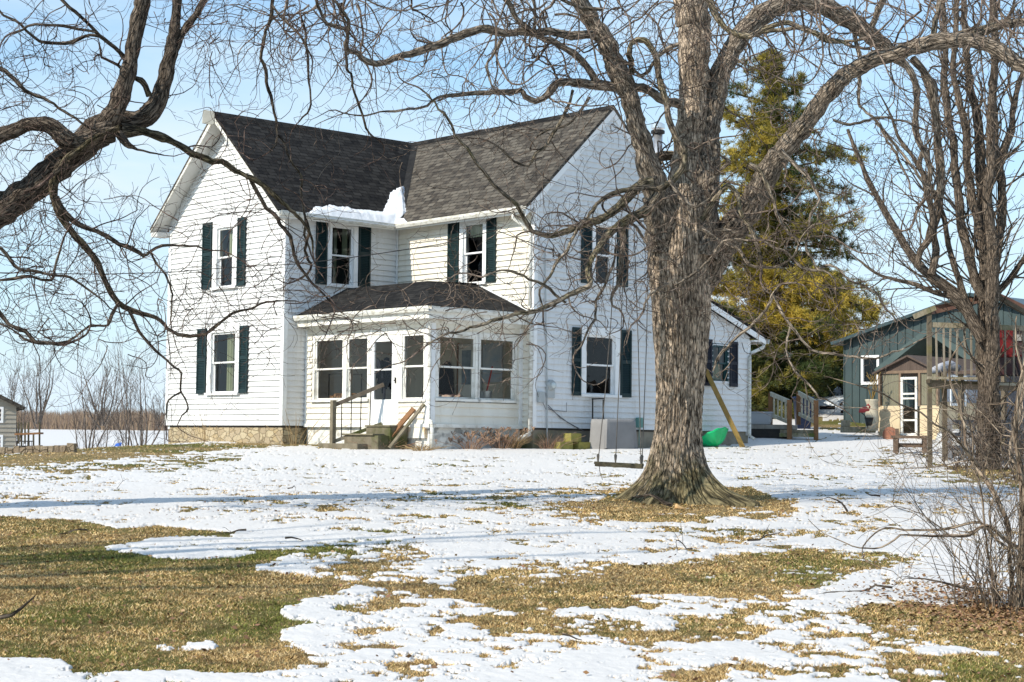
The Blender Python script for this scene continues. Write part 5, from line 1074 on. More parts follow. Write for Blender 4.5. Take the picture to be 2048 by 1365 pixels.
class GP:
    def __init__(s,**k):
        s.seg=.09; s.tort=.22; s.kink=.10; s.grav=(-.05,.05); s.maxl=3; s.dens=(1.6,3.2,5.0,0); s.len=(.45,.45,.5); s.rmin=.0032; s.ang=(35,75); s.up=0.0; s.__dict__.update(k)
def grow(rng,p,d,L_,r,lvl,out,G):
    n=max(3,int(L_/G.seg)); st=L_/n; pts=[p.copy()]; rad=[r]; d=d/np.linalg.norm(d); dv=np.zeros(3)
    for i in range(n):
        f=i/n
        dv=.72*dv+rng.normal(0,G.tort*.6,3); d=d+dv
        if rng.rand()<G.kink: d=d+rng.normal(0,.55,3)
        d[2]+=G.grav[0]*(1-f)+G.grav[1]*f+G.up
        d/=np.linalg.norm(d)+1e-9; p=p+d*st; pts.append(p.copy()); rad.append(max(r*(1-.7*(i+1)/n),G.rmin*.8))
        if lvl<G.maxl and i>0 and rng.rand()<G.dens[lvl]*st*1.0:
            side_branch(rng,p,d,L_*(1-f*.6)*rng.uniform(.35,.9)*G.len[lvl]*1.5,max(rad[-1]*rng.uniform(.45,.75),G.rmin),lvl+1,out,G)
    out.append((np.array(pts),np.array(rad),lvl))
def side_branch(rng,p,t,L_,r,lvl,out,G):
    if L_<.06: return
    a=np.cross(t,rng.normal(0,1,3)); a/=np.linalg.norm(a)+1e-9; th=R(rng.uniform(*G.ang))
    grow(rng,p,t*math.cos(th)+a*math.sin(th),L_,r,lvl,out,G)
def twiggy(rng,limbs,G,dens=1.4,L0=(.6,2.0),rk=.35,rcap=.018,rmaxparent=.2,zfloor=None,bias=None,tail=True):
    out=[]
    for pts,rad in limbs:
        ln=np.linalg.norm(np.diff(pts,axis=0),axis=1)
        for i in range(1,len(pts)-1):
            if rad[i]>rmaxparent: continue
            if rng.rand()<dens*ln[i]:
                t=pts[i+1]-pts[i-1]; t/=np.linalg.norm(t)
                side_branch(rng,pts[i],t,rng.uniform(*L0)*(1.15-.5*i/len(pts)),min(rad[i]*rk*rng.uniform(.7,1.2),rcap),0,out,G)
        if tail and rad[-1]<.03:
            t=pts[-1]-pts[-3]; grow(rng,pts[-1],t,rng.uniform(.4,1.0),rad[-1],1,out,G)
    return out
def to_wood(out,w,nmin=3,big=.012):
    for pts,rad,l in out: w.add(pts,rad,nmin if rad[0]<big else 5,0.0)
BARK=bark_mat('tree_bark',(.125,.095,.07),(.64,.505,.375),moss=(.115,.10,.04),mossamt=.85)
BARKL=bark_mat('limb_bark',(.06,.048,.037),(.38,.31,.24),moss=(.15,.135,.05),mossamt=.7)
BARKD=bark_mat('dark_tree_bark',(.028,.021,.017),(.19,.15,.115),moss=(.10,.09,.03),mossamt=.55)
TWIG=bark_mat('twig_bark',(.14,.10,.08),(.27,.21,.165),mossamt=.15); TWIGD=bark_mat('dark_twig_bark',(.095,.06,.05),(.19,.135,.11),mossamt=.15)
TWIGR=bark_mat('right_tree_bark',(.06,.046,.036),(.20,.155,.115),mossamt=.3)
# ---- the big tree ----
rng=np.random.RandomState(11)
D0=23.7
base=at(1355,1000,D0); base[2]=float(gz(base[0],base[1]))
T=empty('old_shade_tree',base,0,'massive grey barked bare tree with flared mossy base standing before the farmhouse','tree')
W=Wood()
# trunk: bark ridges and root flare as real relief
kn=[(1362,1015,150),(1360,985,142),(1358,950,138),(1354,900,124),(1355,850,116),(1357,800,114),(1359,750,118),(1361,700,126),(1362,650,132),(1362,600,138),(1360,560,142),(1360,520,142),(1362,480,136),(1362,440,126),(1362,400,112),(1363,370,90)]
K=[[*at(a,b,D0+.0),w*.5*D0/3483] for a,b,w in kn]; S=spline(K,.035)
zb=S[0,2]; hgt=S[:,2]-base[2]
def tdisp(ln,th,rad):
    h=hgt[:,None]; T_=th[None,:]
    lobes=(.5+.5*np.cos(T_*5+.6+.5*np.sin(T_*2)))**2*.8+(.5+.5*np.cos(T_*3-1.0))**1.5*.5+(.5+.5*np.cos(T_*9+2))**2*.28
    fl=np.exp(-np.clip(h,0,9)/.22)*.54*lobes+np.exp(-np.clip(h,0,9)/.40)*.10
    x=np.cos(T_)*2.2;y=np.sin(T_)*2.2
    arc=T_*14/6.283
    L2=np.repeat(ln[:,None],len(th),1)
    w1=vnoise(L2*1.2,np.repeat(arc,len(ln),0)*0+3,5)
    ridg=np.abs(vnoise((np.cos(T_)*7+w1*1.2)+0*L2,np.sin(T_)*7+L2*.9,3)-.5)*2
    ridg2=np.abs(vnoise(np.cos(T_)*17+L2*.4,np.sin(T_)*17+L2*2.6,8)-.5)*2
    lump=vnoise(np.cos(T_)*1.3+L2*.6,np.sin(T_)*1.3+L2*.8,21)-.5
    ridg=np.abs(vnoise((np.cos(T_)*9+w1*1.0)+0*L2,np.sin(T_)*9+L2*1.3,3)-.5)*2; ridg2=np.abs(vnoise(np.cos(T_)*24+L2*.6,np.sin(T_)*24+L2*5.0,8)-.5)*2
    return fl+ridg*.035-.03+ridg2*.030+lump*.09
W.add(S[:,:3],S[:,3]*.80,220,np.clip(.42-hgt*.42,-.1,.5),tdisp)
def bdisp(rngs):
    o=rngs.uniform(0,50)
    def f(ln,th,rad):
        L2=ln[:,None];T_=th[None,:]
        q=rad[:,None]/.15
        return rad[:,None]*((np.abs(vnoise(np.cos(T_)*4*q+L2*.5+o,np.sin(T_)*4*q+L2*2.2,3)-.5)*2-.4)*.09+(vnoise(np.cos(T_)*7*q+L2*.8+o,np.sin(T_)*7*q+L2*6,13)-.5)*.16+(vnoise(np.cos(T_)*1.2+L2*3+o,np.sin(T_)+L2*2.5,9)-.5)*.16)
    return f
main=[ # knots, depth at start, depth at end, moss
 ([(1368,470,110),(1372,400,88),(1378,320,74),(1385,250,68),(1387,200,66),(1388,120,68),(1388,60,74),(1386,0,74),(1384,-80,74),(1390,-200,66)],23.8,24.4,0),
 ([(1328,500,80),(1322,440,72),(1313,385,66),(1300,340,50),(1286,290,42),(1270,235,40),(1258,190,42),(1240,150,48),(1222,105,44),(1200,65,38),(1170,20,36),(1142,-30,34),(1100,-120,30),(1050,-220,22)],23.6,22.6,0),
 ([(1400,520,80),(1405,440,74),(1408,360,66),(1412,300,60),(1420,240,52),(1430,190,48),(1442,150,45),(1462,105,42),(1490,60,44),(1525,30,46),(1565,8,44),(1610,5,40),(1660,22,38),(1710,48,36),(1755,82,34),(1790,110,26),(1815,135,16),(1832,170,14),(1834,215,13),(1832,260,14),(1845,300,12),(1862,345,11),(1850,395,9)],23.6,25.5,0),
 ([(1388,600,60),(1418,535,70),(1455,475,64),(1488,430,58),(1515,390,54),(1540,340,52),(1568,300,46),(1600,262,42),(1632,220,40),(1665,178,38),(1700,145,36),(1740,122,36),(1790,108,34),(1840,92,34),(1890,82,34),(1940,80,32),(1985,95,32),(2030,122,30),(2080,150,28),(2160,180,24)],24.15,21.5,0),
]
sec=[
 ([(1890,82,24),(1935,70,22),(1990,55,22),(2048,42,20),(2110,35,18),(2200,10,12)],22.3,21.8,.2),
 ([(1232,140,22),(1205,85,20),(1180,72,20),(1140,72,19),(1100,65,18),(1060,66,18),(1020,66,16),(975,57,20),(940,64,18),(900,80,17),(850,98,16),(800,113,15),(770,124,14),(740,125,13),(715,112,12),(692,102,11),(690,85,9),(695,65,9),(665,50,9),(650,40,8),(640,15,8),(622,-20,7)],23.2,21.0,.1),
 ([(1250,175,24),(1215,172,22),(1180,170,21),(1140,166,18),(1112,170,16),(1095,190,15),(1070,202,14),(1048,196,12),(1040,184,12),(1000,188,13),(975,188,12),(930,188,10),(900,191,8),(870,202,6),(830,219,5),(790,227,5),(760,226,4),(725,233,4),(672,226,3)],23.2,21.6,.0),
 ([(1192,178,16),(1186,150,16),(1165,125,16),(1135,100,15),(1100,82,14),(1075,72,12),(1050,50,13),(1020,15,12),(1000,-10,10),(960,-60,8)],23.1,22,.0),
 ([(1070,60,8),(1068,30,7),(1065,-10,7),(1060,-60,6)],22.6,22.2,.0),
 ([(1205,20,8),(1160,15,9),(1130,0,8)],22.8,22.4,.2),
 ([(1005,78,8),(995,95,7),(985,115,6),(972,135,6),(978,160,5),(990,178,4)],22.4,22.2,0),
 ([(1145,182,7),(1140,205,7),(1120,245,8),(1095,285,8),(1070,310,7),(1058,330,6),(1030,322,6),(1005,300,5),(985,288,4)],23,22.4,.2),
 ([(1180,195,7),(1155,230,6),(1125,255,6),(1080,270,4)],23,22.6,.1),
 ([(1302,365,26),(1278,370,24),(1255,395,22),(1228,420,19),(1195,440,18),(1165,452,16),(1140,462,14),(1115,466,13),(1090,472,12),(1065,465,11),(1050,440,10),(1035,410,9),(1012,390,9),(990,370,8),(965,340,8),(945,310,7),(920,280,6),(900,250,6),(880,215,5),(850,180,4)],23.2,21.2,.35),
 ([(1318,385,28),(1295,420,26),(1262,438,22),(1225,462,18),(1198,490,15),(1186,515,13),(1180,545,13),(1175,575,13),(1150,588,12),(1125,602,11),(1100,612,11),(1070,620,10),(1040,627,9),(1005,636,8),(965,650,7),(930,660,6),(895,672,5),(850,694,4)],23.0,20.8,.35),
 ([(1320,378,14),(1290,376,13),(1262,378,12),(1232,385,11),(1205,398,9),(1185,420,8),(1150,470,7),(1128,505,7),(1100,550,6),(1085,580,5),(1080,610,4)],22.9,21.8,.3),
 ([(1130,605,6),(1112,590,7),(1088,572,7),(1060,560,6),(1030,545,6),(1000,540,5),(960,555,4)],21.9,21.4,.3),
 ([(1240,445,14),(1245,475,12),(1243,510,11),(1240,545,10),(1232,575,8),(1222,600,6),(1236,618,4)],22.9,22.6,.1),
 ([(1235,490,6),(1222,540,6),(1200,590,6),(1192,640,6),(1175,670,5),(1160,700,4)],22.7,22.3,0),
 ([(1250,440,7),(1275,460,7),(1290,490,6),(1298,530,5)],22.8,22.5,0),
 ([(1370,345,22),(1365,310,17),(1352,275,16),(1338,235,15),(1325,190,14),(1318,150,15),(1314,115,14),(1300,90,14),(1285,78,13),(1265,85,12),(1262,110,13),(1268,150,14)],22.9,23.2,.3),
 ([(1352,275,14),(1368,300,15),(1366,330,14),(1345,362,14),(1318,382,14)],22.9,22.8,.35),
 ([(1362,210,22),(1340,205,20),(1310,188,19),(1285,175,18),(1262,172,20)],23.6,23.4,.1),
 ([(1358,90,10),(1330,100,9),(1300,140,8),(1280,150,7),(1262,140,6)],23.4,23.2,.1),
 ([(1405,335,20),(1340,310,22),(1310,320,24),(1300,335,24)],24.2,24.0,.3),
 ([(1418,-10,16),(1425,20,16),(1440,45,15),(1460,62,13),(1500,72,13),(1540,55,12),(1580,52,11),(1620,60,10),(1660,80,9),(1700,90,7)],22.9,22.0,.35),
 ([(1505,72,9),(1540,62,9),(1600,55,9),(1625,62,9),(1655,78,8),(1695,84,7),(1720,82,6)],22.9,22.4,.3),
 ([(1740,55,16),(1752,30,14),(1770,0,13),(1785,-40,12)],24.8,24.5,.1),
 ([(1862,85,14),(1872,40,13),(1880,10,12),(1890,-40,11)],22.6,22.6,.2),
 ([(1705,50,12),(1712,85,10),(1720,120,10),(1718,165,9),(1715,205,7),(1725,220,6),(1755,245,6),(1775,285,6),(1800,320,6),(1810,350,5)],25,24.6,0),
 ([(1825,118,16),(1850,145,17),(1865,190,17),(1874,240,15),(1876,290,13),(1882,350,14),(1878,400,12)],22.9,23.5,.1),
 ([(1405,440,16),(1430,400,12),(1455,372,12),(1475,400,11),(1482,430,10),(1503,460,10),(1512,490,9),(1525,525,7)],23,22.3,.3),
 ([(1400,455,9),(1440,480,8),(1470,495,8),(1500,530,7),(1535,535,6),(1580,520,5),(1610,470,5),(1640,445,4)],22.8,21.8,0),
 ([(1350,570,5),(1380,550,6),(1410,530,6),(1450,485,6),(1500,480,6)],22.6,22.2,0),
 ([(1415,370,8),(1440,340,7),(1460,330,10),(1440,310,5)],22.8,22.4,0),
 ([(1500,330,12),(1525,350,10),(1545,395,8),(1560,440,7),(1595,480,6),(1650,470,5)],22.6,22.0,.2),
 ([(1560,300,12),(1600,340,9),(1620,360,9),(1640,400,6),(1620,430,5),(1615,470,5),(1625,520,6),(1670,560,4)],22.4,21.8,.0),
 ([(1425,740,5),(1440,710,6),(1470,680,6),(1500,655,7),(1530,620,7),(1545,590,8),(1555,570,5)],22.4,21.8,0),
 ([(1545,590,6),(1575,640,7),(1590,665,6),(1610,690,6),(1640,705,6),(1690,712,6),(1750,718,5),(1800,706,4),(1838,680,3)],21.8,21.2,0),
 ([(1580,650,6),(1572,700,5),(1590,740,5),(1620,770,5),(1640,800,4),(1655,810,3)],21.8,21.4,0),
 ([(1340,360,9),(1355,385,9),(1385,410,8),(1400,415,7),(1425,385,5)],22.7,22.4,0),
 ([(1345,560,6),(1310,585,6),(1290,620,5)],22.5,22.2,0),
 ([(1430,460,8),(1500,470,8),(1560,500,7),(1620,545,7),(1660,530,6),(1700,560,5),(1750,590,5),(1790,640,4)],22.6,22.8,0),
 ([(1750,245,7),(1790,290,7),(1830,340,7),(1860,380,6),(1890,400,5)],24.4,24.2,0),
 ([(1668,240,6),(1700,250,7),(1740,240,6),(1780,235,5),(1830,250,4)],22.4,22.6,0),
]
limbs=[]
for j,(k,a,b,ms) in enumerate(main):
    p,r=strand(k,a,b,rng,.05,.006); r=r*.9; limbs.append((p,r)); w=Wood(); w.add(p,r,34 if j<4 else 16,ms,bdisp(rng)); 
    w.build('limb',BARKL if j!=0 else BARK,T)
W.build('trunk',BARK,T)
for k,a,b,ms in sec:
    p,r=strand(k,a,b,rng,.07,.030); limbs.append((p,r)); w=Wood(); w.add(p,r*.9,10 if r[0]>.03 else 7,ms*.6,bdisp(rng) if r[0]>.04 else None); w.build('limb',BARKL,T)
G=GP(seg=.07,tort=.30,grav=(-.07,.05),rmin=.0032,dens=(3.0,5.6,6.5),len=(.42,.45,.5),maxl=2)
out=twiggy(rng,limbs[:4],G,dens=1.3,L0=(.6,2.0),rk=.12,rcap=.016,rmaxparent=.5)
# nothing sprouts from the bare lower bole
out=[o_ for o_ in out]
out+=twiggy(rng,limbs[4:],G,dens=3.4,L0=(.5,1.9),rk=.35,rcap=.015)
# the part of the crown that hangs into view from above the frame
extra=[]
G2=GP(seg=.09,tort=.24,grav=(-.16,-.02),rmin=.0035,dens=(2.2,4.0,5.5),len=(.42,.45,.5),maxl=2)
for _ in range(190):
    px=rng.uniform(580,2100); py=rng.uniform(-150,30); d=rng.uniform(20.5,26); p=at(px,py,d); dr=np.array([rng.uniform(-1,1),rng.uniform(-.6,.6),rng.uniform(-.9,.1)])
    grow(rng,p,dr,rng.uniform(1.1,2.6),rng.uniform(.009,.018),0,extra,G2)
# drooping sprays over roof, walls and pine
for (x0,y0,x1,y1,n,dd) in ((780,60,1250,330,30,22.2),(900,300,1250,560,16,21.8),(1080,420,1290,640,14,22.4),(1430,380,1800,640,40,22.0),(1560,120,1900,380,40,23),(1290,440,1430,640,12,22.3),(1450,560,1800,740,10,21.6),(1260,20,1420,230,22,22.9),(610,560,980,690,26,21.6),(880,560,1080,700,12,21.6)):
    for _ in range(int(n*1.6)):
        p=at(rng.uniform(x0,x1),rng.uniform(y0,y1),dd+rng.uniform(-.8,.8)); dr=np.array([rng.uniform(-1,1),rng.uniform(-.5,.5),rng.uniform(-.5,.5)]); grow(rng,p,dr,rng.uniform(.5,1.4),rng.uniform(.005,.010),1,extra,G)
w=Wood(); to_wood(out+extra,w); print('big twigs',len(out),len(extra),w.n); w.build('twigs',TWIG,T)
# ---- tree at the upper left (its trunk stands outside the frame) ----
rng=np.random.RandomState(5)
DL=20.5; b=gp(-260,DL)
TL=empty('dark_barked_tree',b,0,'dark barked bare tree reaching in from the left edge with drooping branches','tree')
W=Wood()
kn=[(b[0],b[1],b[2]-.2,.75),(b[0],b[1],b[2]+.3,.50),(b[0]+.05,b[1],b[2]+1.2,.42),(*at(-240,640,DL),.40),(*at(-190,480,DL),.38),(*at(-150,300,DL),.32),(*at(-140,100,DL),.28),(*at(-180,-200,DL),.2)]
S=spline(kn,.08); W.add(S[:,:3],S[:,3],40,.1,bdisp(rng)); W.build('trunk',BARKD,TL)
mainL=[
 ([(-190,560,110),(-120,500,86),(-50,455,72),(0,422,64),(40,395,60),(80,365,58),(112,338,58),(140,312,56),(165,290,58),(190,268,62),(215,250,58),(240,245,46),(262,243,42),(285,238,40),(305,220,38),(318,195,33),(328,165,30),(336,135,28),(343,105,26),(347,70,22),(351,40,20),(353,0,18),(354,-60,17),(350,-160,14)],20.5,21.0,0),
 ([(190,275,44),(212,250,44),(228,228,40),(238,205,38),(248,175,35),(257,145,32),(262,117,29),(267,90,28),(271,65,28),(278,35,30),(287,0,31),(298,-50,28),(315,-150,24)],20.5,20.3,0),
 ([(228,262,44),(200,268,42),(170,282,42),(140,284,38),(122,272,36),(108,255,34),(88,247,30),(60,250,27),(30,262,28),(0,272,33),(-60,300,36),(-150,350,40)],20.4,20.2,0),
 ([(346,108,18),(360,75,15),(375,52,14),(392,28,13),(405,5,13),(425,-30,11),(450,-80,9)],20.9,20.9,0),
]
secL=[
 ([(298,192,14),(290,172,12),(282,158,12),(268,152,9)],20.6,20.5,.2),
 ([(245,262,30),(275,262,24),(300,268,17),(325,276,18),(345,285,14),(370,300,13),(385,309,15),(405,318,13),(425,325,12),(442,325,13),(462,337,11),(480,345,10),(500,357,11),(520,366,11),(540,382,11),(558,400,10),(572,410,9),(590,428,7),(610,450,6),(622,470,5),(630,500,4)],20.6,21.5,.25),
 ([(502,360,8),(515,385,9),(532,415,9),(550,430,9),(562,450,8),(580,475,8),(583,495,7),(592,520,7),(610,550,6),(625,570,5),(660,600,4)],21.2,21.8,.1),
 ([(612,440,6),(618,470,6),(610,500,6),(620,540,5),(600,560,4)],21.4,21.8,.0),
 ([(130,318,22),(112,345,20),(106,370,18),(107,395,16),(118,430,16),(135,455,16),(160,485,15),(185,512,14),(200,540,13),(212,565,12),(232,595,12),(248,613,12),(275,625,10),(300,630,10),(320,640,8),(345,658,8),(370,668,8),(395,672,7),(420,660,6),(440,645,6),(480,622,5),(520,605,4),(555,595,4)],20.4,21.6,.2),
 ([(238,605,7),(225,628,7),(215,650,6),(198,650,5),(178,652,5),(165,665,5),(140,682,5),(110,688,5),(80,685,6),(50,676,5),(25,660,4),(0,645,5),(-50,600,5)],20.8,20.2,0),
 ([(258,620,8),(268,640,7),(278,665,7),(295,685,7),(310,700,6),(335,720,5),(350,735,5),(362,748,5),(363,780,4),(375,795,4),(378,815,4),(365,830,3)],20.8,21.1,.0),
 ([(363,782,4),(345,792,4),(333,808,4),(332,830,3)],21,20.9,0),
 ([(112,395,16),(125,420,15),(145,440,12),(170,455,11),(195,462,10),(215,475,10),(240,488,9),(262,497,9),(285,508,7),(302,505,6),(320,490,6),(345,488,5),(380,497,5),(408,500,4)],20.3,20.9,0),
 ([(302,505,5),(315,530,5),(335,560,5),(345,600,4),(340,640,3)],20.7,20.8,0),
 ([(250,118,12),(240,105,9),(220,88,8),(200,72,8),(180,50,7),(150,22,7),(125,0,7),(100,-30,6)],20.5,20.0,0),
 ([(200,72,7),(180,72,7),(155,80,8),(130,87,8),(100,86,7),(80,80,6),(55,62,6),(30,45,5),(0,20,5)],20.4,20.0,0),
 ([(195,65,5),(170,60,6),(140,55,6),(110,52,6),(80,52,5),(30,60,5)],20.3,20.0,0),
 ([(240,255,12),(205,265,11),(170,290,10),(130,318,12),(112,345,10)],20.1,20.1,.2),
 ([(235,262,16),(248,280,16),(258,290,12),(270,298,5),(300,305,4),(330,310,3)],20.2,20.2,.1),
 ([(0,560,5),(30,558,7),(60,555,6),(105,558,6),(115,520,5),(125,490,4)],19.8,19.8,0),
 ([(-60,150,14),(-20,130,12),(20,150,9),(50,180,8),(100,200,6),(160,245,5),(215,262,4)],19.6,20.0,0),
 ([(-80,640,14),(-30,600,12),(10,640,8),(50,665,8),(80,683,8),(120,690,6)],19.8,20.0,0),
 ([(-60,460,12),(0,500,8),(30,530,7),(75,545,6),(150,560,5),(190,590,4)],19.5,19.8,0),
 ([(545,-40,8),(543,0,8),(542,30,8),(532,60,7),(528,90,7),(521,118,7),(530,140,7),(537,180,7),(545,215,6),(553,245,5),(556,270,5),(548,290,5),(540,305,4)],21.5,21.5,.1),
 ([(556,270,4),(570,285,5),(580,320,5),(600,350,5),(605,390,5),(608,430,5),(612,470,5),(618,495,4)],21.5,21.8,.15),
 ([(650,-20,6),(690,30,7),(697,60,7),(694,100,6),(695,140,6),(705,150,5),(706,175,5),(718,210,5),(727,240,5),(740,265,4),(757,280,3)],21.0,21.6,.1),
 ([(600,25,4),(610,60,5),(614,95,5),(615,140,5),(617,180,4),(622,215,4),(600,245,3)],21.0,21.3,.0),
 ([(545,10,5),(570,40,6),(600,70,5),(615,95,5)],21.4,21.2,0),
]
limbsL=[]
for k,a,b_,ms in mainL:
    p,r=strand(k,a,b_,rng,.05,.006); limbsL.append((p,r)); w=Wood(); w.add(p,r,26,ms,bdisp(rng)); w.build('limb',BARKD,TL)
for k,a,b_,ms in secL:
    p,r=strand(k,a,b_,rng,.06,.024); limbsL.append((p,r)); w=Wood(); w.add(p,r,9 if r[0]>.03 else 6,ms,bdisp(rng) if r[0]>.04 else None); w.build('limb',BARKD,TL)
G=GP(seg=.07,tort=.30,grav=(-.06,.04),rmin=.003,dens=(2.4,4.6,6.0),len=(.42,.45,.5),maxl=2)
out=twiggy(rng,limbsL[:4],G,dens=.7,L0=(.4,1.3),rk=.10,rcap=.010,rmaxparent=.5)
out+=twiggy(rng,limbsL[4:],G,dens=3.0,L0=(.4,1.5),rk=.40,rcap=.011)
extra=[]
for (x0,y0,x1,y1,n) in ((-60,380,210,620,60),(-60,90,200,330,46),(0,-20,500,80,26),(380,-10,620,140,26),(160,440,430,640,22),(-40,600,160,700,14),(180,540,420,720,8),(480,380,640,620,14),(340,500,600,700,16),(560,-60,760,100,14),(400,230,620,420,10)):
    for _ in range(int(n*1.7)):
        p=at(rng.uniform(x0,x1),rng.uniform(y0,y1),DL+rng.uniform(-1.2,1.2)); dr=np.array([rng.uniform(-1,1),rng.uniform(-.4,.4),rng.uniform(-.6,.4)]); grow(rng,p,dr,rng.uniform(.4,1.4),rng.uniform(.004,.008),1,extra,G)
w=Wood(); to_wood(out+extra,w); print('left twigs',len(out),len(extra),w.n); w.build('twigs',TWIGD,TL)
# ---- multi stemmed tree on the right ----
rng=np.random.RandomState(8)
DR=34.0; b=gp(1968,DR)
TR=empty('multi_stemmed_tree',b,0,'bare tree with a fan of many upright stems growing through the tree house platform','tree')
stems=[
 [(1972,960,44),(1974,900,40),(1972,820,36),(1972,740,34),(1972,660,36),(1972,620,32),(1972,560,28),(1969,500,24),(1968,440,24),(1966,380,24),(1960,300,20),(1955,230,18),(1942,180,15),(1935,120,13),(1930,50,12),(1925,-40,10)],
 [(1984,950,34),(1986,860,30),(1984,760,28),(1986,680,26),(1984,600,26),(1986,500,24),(1975,400,20),(1980,320,20),(1982,240,16),(1986,160,14),(1990,90,14),(1985,0,12),(1985,-60,10)],
 [(1966,680,30),(1945,640,26),(1918,600,24),(1890,575,22),(1862,552,20),(1838,528,18),(1815,500,16),(1795,465,15),(1775,430,13),(1755,395,12),(1735,360,11),(1722,325,9),(1708,290,8),(1695,260,6)],
 [(1836,530,13),(1842,500,13),(1860,475,13),(1865,430,13),(1855,390,12),(1848,350,12),(1838,330,10),(1850,290,9)],
 [(1862,550,16),(1872,510,15),(1868,460,14),(1878,410,15),(1880,350,16),(1875,290,16),(1870,230,15),(1860,180,15),(1848,145,14)],
 [(1968,600,22),(1950,560,20),(1935,500,18),(1922,450,18),(1918,400,18),(1910,340,16),(1905,280,15),(1895,220,14),(1888,150,12),(1890,80,12),(1885,0,10),(1880,-50,9)],
 [(1972,560,20),(1962,480,18),(1945,400,17),(1935,330,16),(1932,260,15),(1915,190,13),(1908,140,12),(1912,60,11),(1915,-30,9)],
 [(1984,560,20),(1998,480,18),(2005,400,18),(2002,330,16),(2020,270,14),(2030,200,12),(2048,140,10),(2060,80,8)],
 [(1990,340,14),(1990,260,14),(1988,180,13),(1992,100,12),(1990,20,10),(1988,-40,9)],
 [(1975,620,14),(2000,580,13),(2030,545,12),(2060,500,10),(2090,450,8)],
 [(1950,640,12),(1925,580,12),(1900,500,11),(1885,430,10),(1862,380,9),(1830,320,8),(1800,280,7),(1780,230,5)],
 [(1930,600,10),(1880,590,9),(1830,570,9),(1790,560,7),(1750,545,6),(1715,520,4)],
]
limbsR=[]
for i,k in enumerate(stems):
    dd=rng.uniform(-.5,.6); p,r=strand(k,DR+.1*dd,DR+dd*2,rng,.10,.012); limbsR.append((p,r)); w=Wood(); w.add(p,r,12,0,bdisp(rng)); w.build('trunk' if i<2 else 'limb',TWIGR,TR)
G=GP(seg=.13,tort=.10,kink=.06,grav=(.05,.05),rmin=.0055,dens=(2.6,4.0),len=(.45,.5),maxl=1,ang=(25,60))
out=twiggy(rng,limbsR,G,dens=4.2,L0=(.7,2.4),rk=.4,rcap=.022)
w=Wood(); to_wood(out,w); print('right twigs',len(out),w.n); w.build('twigs',TWIGR,TR)
# ---- shrub in the right foreground ----
rng=np.random.RandomState(21)
SHRB=bark_mat('tan_shrub_bark',(.20,.14,.10),(.42,.33,.24),mossamt=.1); DS=12.6; b=gp(2020,DS)
SH=empty('foreground_shrub',b,0,'leafless many stemmed shrub with thin tan stems at the lower right edge','shrub')
st=[
 [(2040,1230,26),(2044,1120,22),(2046,1000,18),(2040,930,15),(2030,880,14),(2036,800,10),(2048,740,8)],
 [(2030,1215,9),(2020,1130,10),(2018,1060,11),(2000,1010,12),(1985,980,12),(1965,950,12),(1945,925,10),(1930,890,8),(1928,850,8),(1915,800,6)],
 [(1955,930,10),(1915,880,7),(1895,862,6),(1870,850,5),(1840,825,5),(1800,810,4),(1770,790,4)],
 [(2044,1100,10),(2010,1080,9),(1975,1050,8),(1940,1070,9),(1900,1072,8),(1850,1073,6),(1800,1070,4)],
 [(2036,1115,8),(1995,1082,8),(1960,1045,7),(1910,1055,7),(1860,1060,6),(1810,1060,5),(1785,1055,4)],
 [(2048,960,12),(2020,900,10),(2040,830,10),(2048,760,9)],
 [(2000,1200,5),(1975,1100,5),(1965,1000,5),(1950,930,4),(1945,860,3)],
 [(2070,1230,20),(2075,1080,18),(2070,950,16),(2080,800,14)],
]
limbsS=[]
for k in st:
    p,r=strand(k,DS,DS+rng.uniform(-.5,.5),rng,.05,.006); limbsS.append((p,r)); w=Wood(); w.add(p,r*.8,9,0,None); w.build('stem',SHRB,SH)
out=[]
G=GP(seg=.06,tort=.09,kink=.05,grav=(.02,.0),rmin=.0018,dens=(3.5,5.0),len=(.45,.5),maxl=1,ang=(20,50))
for _ in range(75):
    p=np.array([b[0]+rng.normal(0,.19),b[1]+rng.normal(.05,.25),0]); p[2]=float(gz(p[0],p[1])); grow(rng,p,np.array([rng.normal(-.12,.25),rng.normal(0,.2),1.]),rng.uniform(.7,1.9),rng.uniform(.003,.0055),0,out,G)
G=GP(seg=.05,tort=.16,grav=(.0,.02),rmin=.0016,dens=(4,6),len=(.5,.5),maxl=1,ang=(30,70))
out+=twiggy(rng,limbsS,G,dens=5.5,L0=(.25,.9),rk=.45,rcap=.006)
w=Wood(); to_wood(out,w,3,.006); print('shrub',len(out),w.n); w.build('twigs',SHRB,SH)
# brush below the tree house
for i,(px,d,n,h,lab) in enumerate(((1985,34,85,1.9,'dense bare brush growing at the foot of the multi stemmed tree'),(1925,33.6,16,1.0,'thin bare brush beside the tree house front post'),(2045,30,30,2.6,'tall bare brush at the right edge behind the foreground shrub'))):
    rng=np.random.RandomState(40+i); b=gp(px,d); t=empty('bare_brush',b,0,lab,'brush'); out=[]
    G=GP(seg=.12,tort=.13,kink=.07,grav=(.0,.0),rmin=.0048,dens=(3.0,4.0),len=(.5,.5),maxl=1,ang=(25,60))
    for _ in range(n):
        p=np.array([b[0]+rng.normal(0,.5),b[1]+rng.normal(0,.4),0]);p[2]=float(gz(p[0],p[1])); grow(rng,p,np.array([rng.normal(0,.5),rng.normal(0,.4),1.]),h*rng.uniform(.4,1.1),rng.uniform(.006,.012),0,out,G)
    w=Wood(); to_wood(out,w); w.build('twigs',TWIG,t)
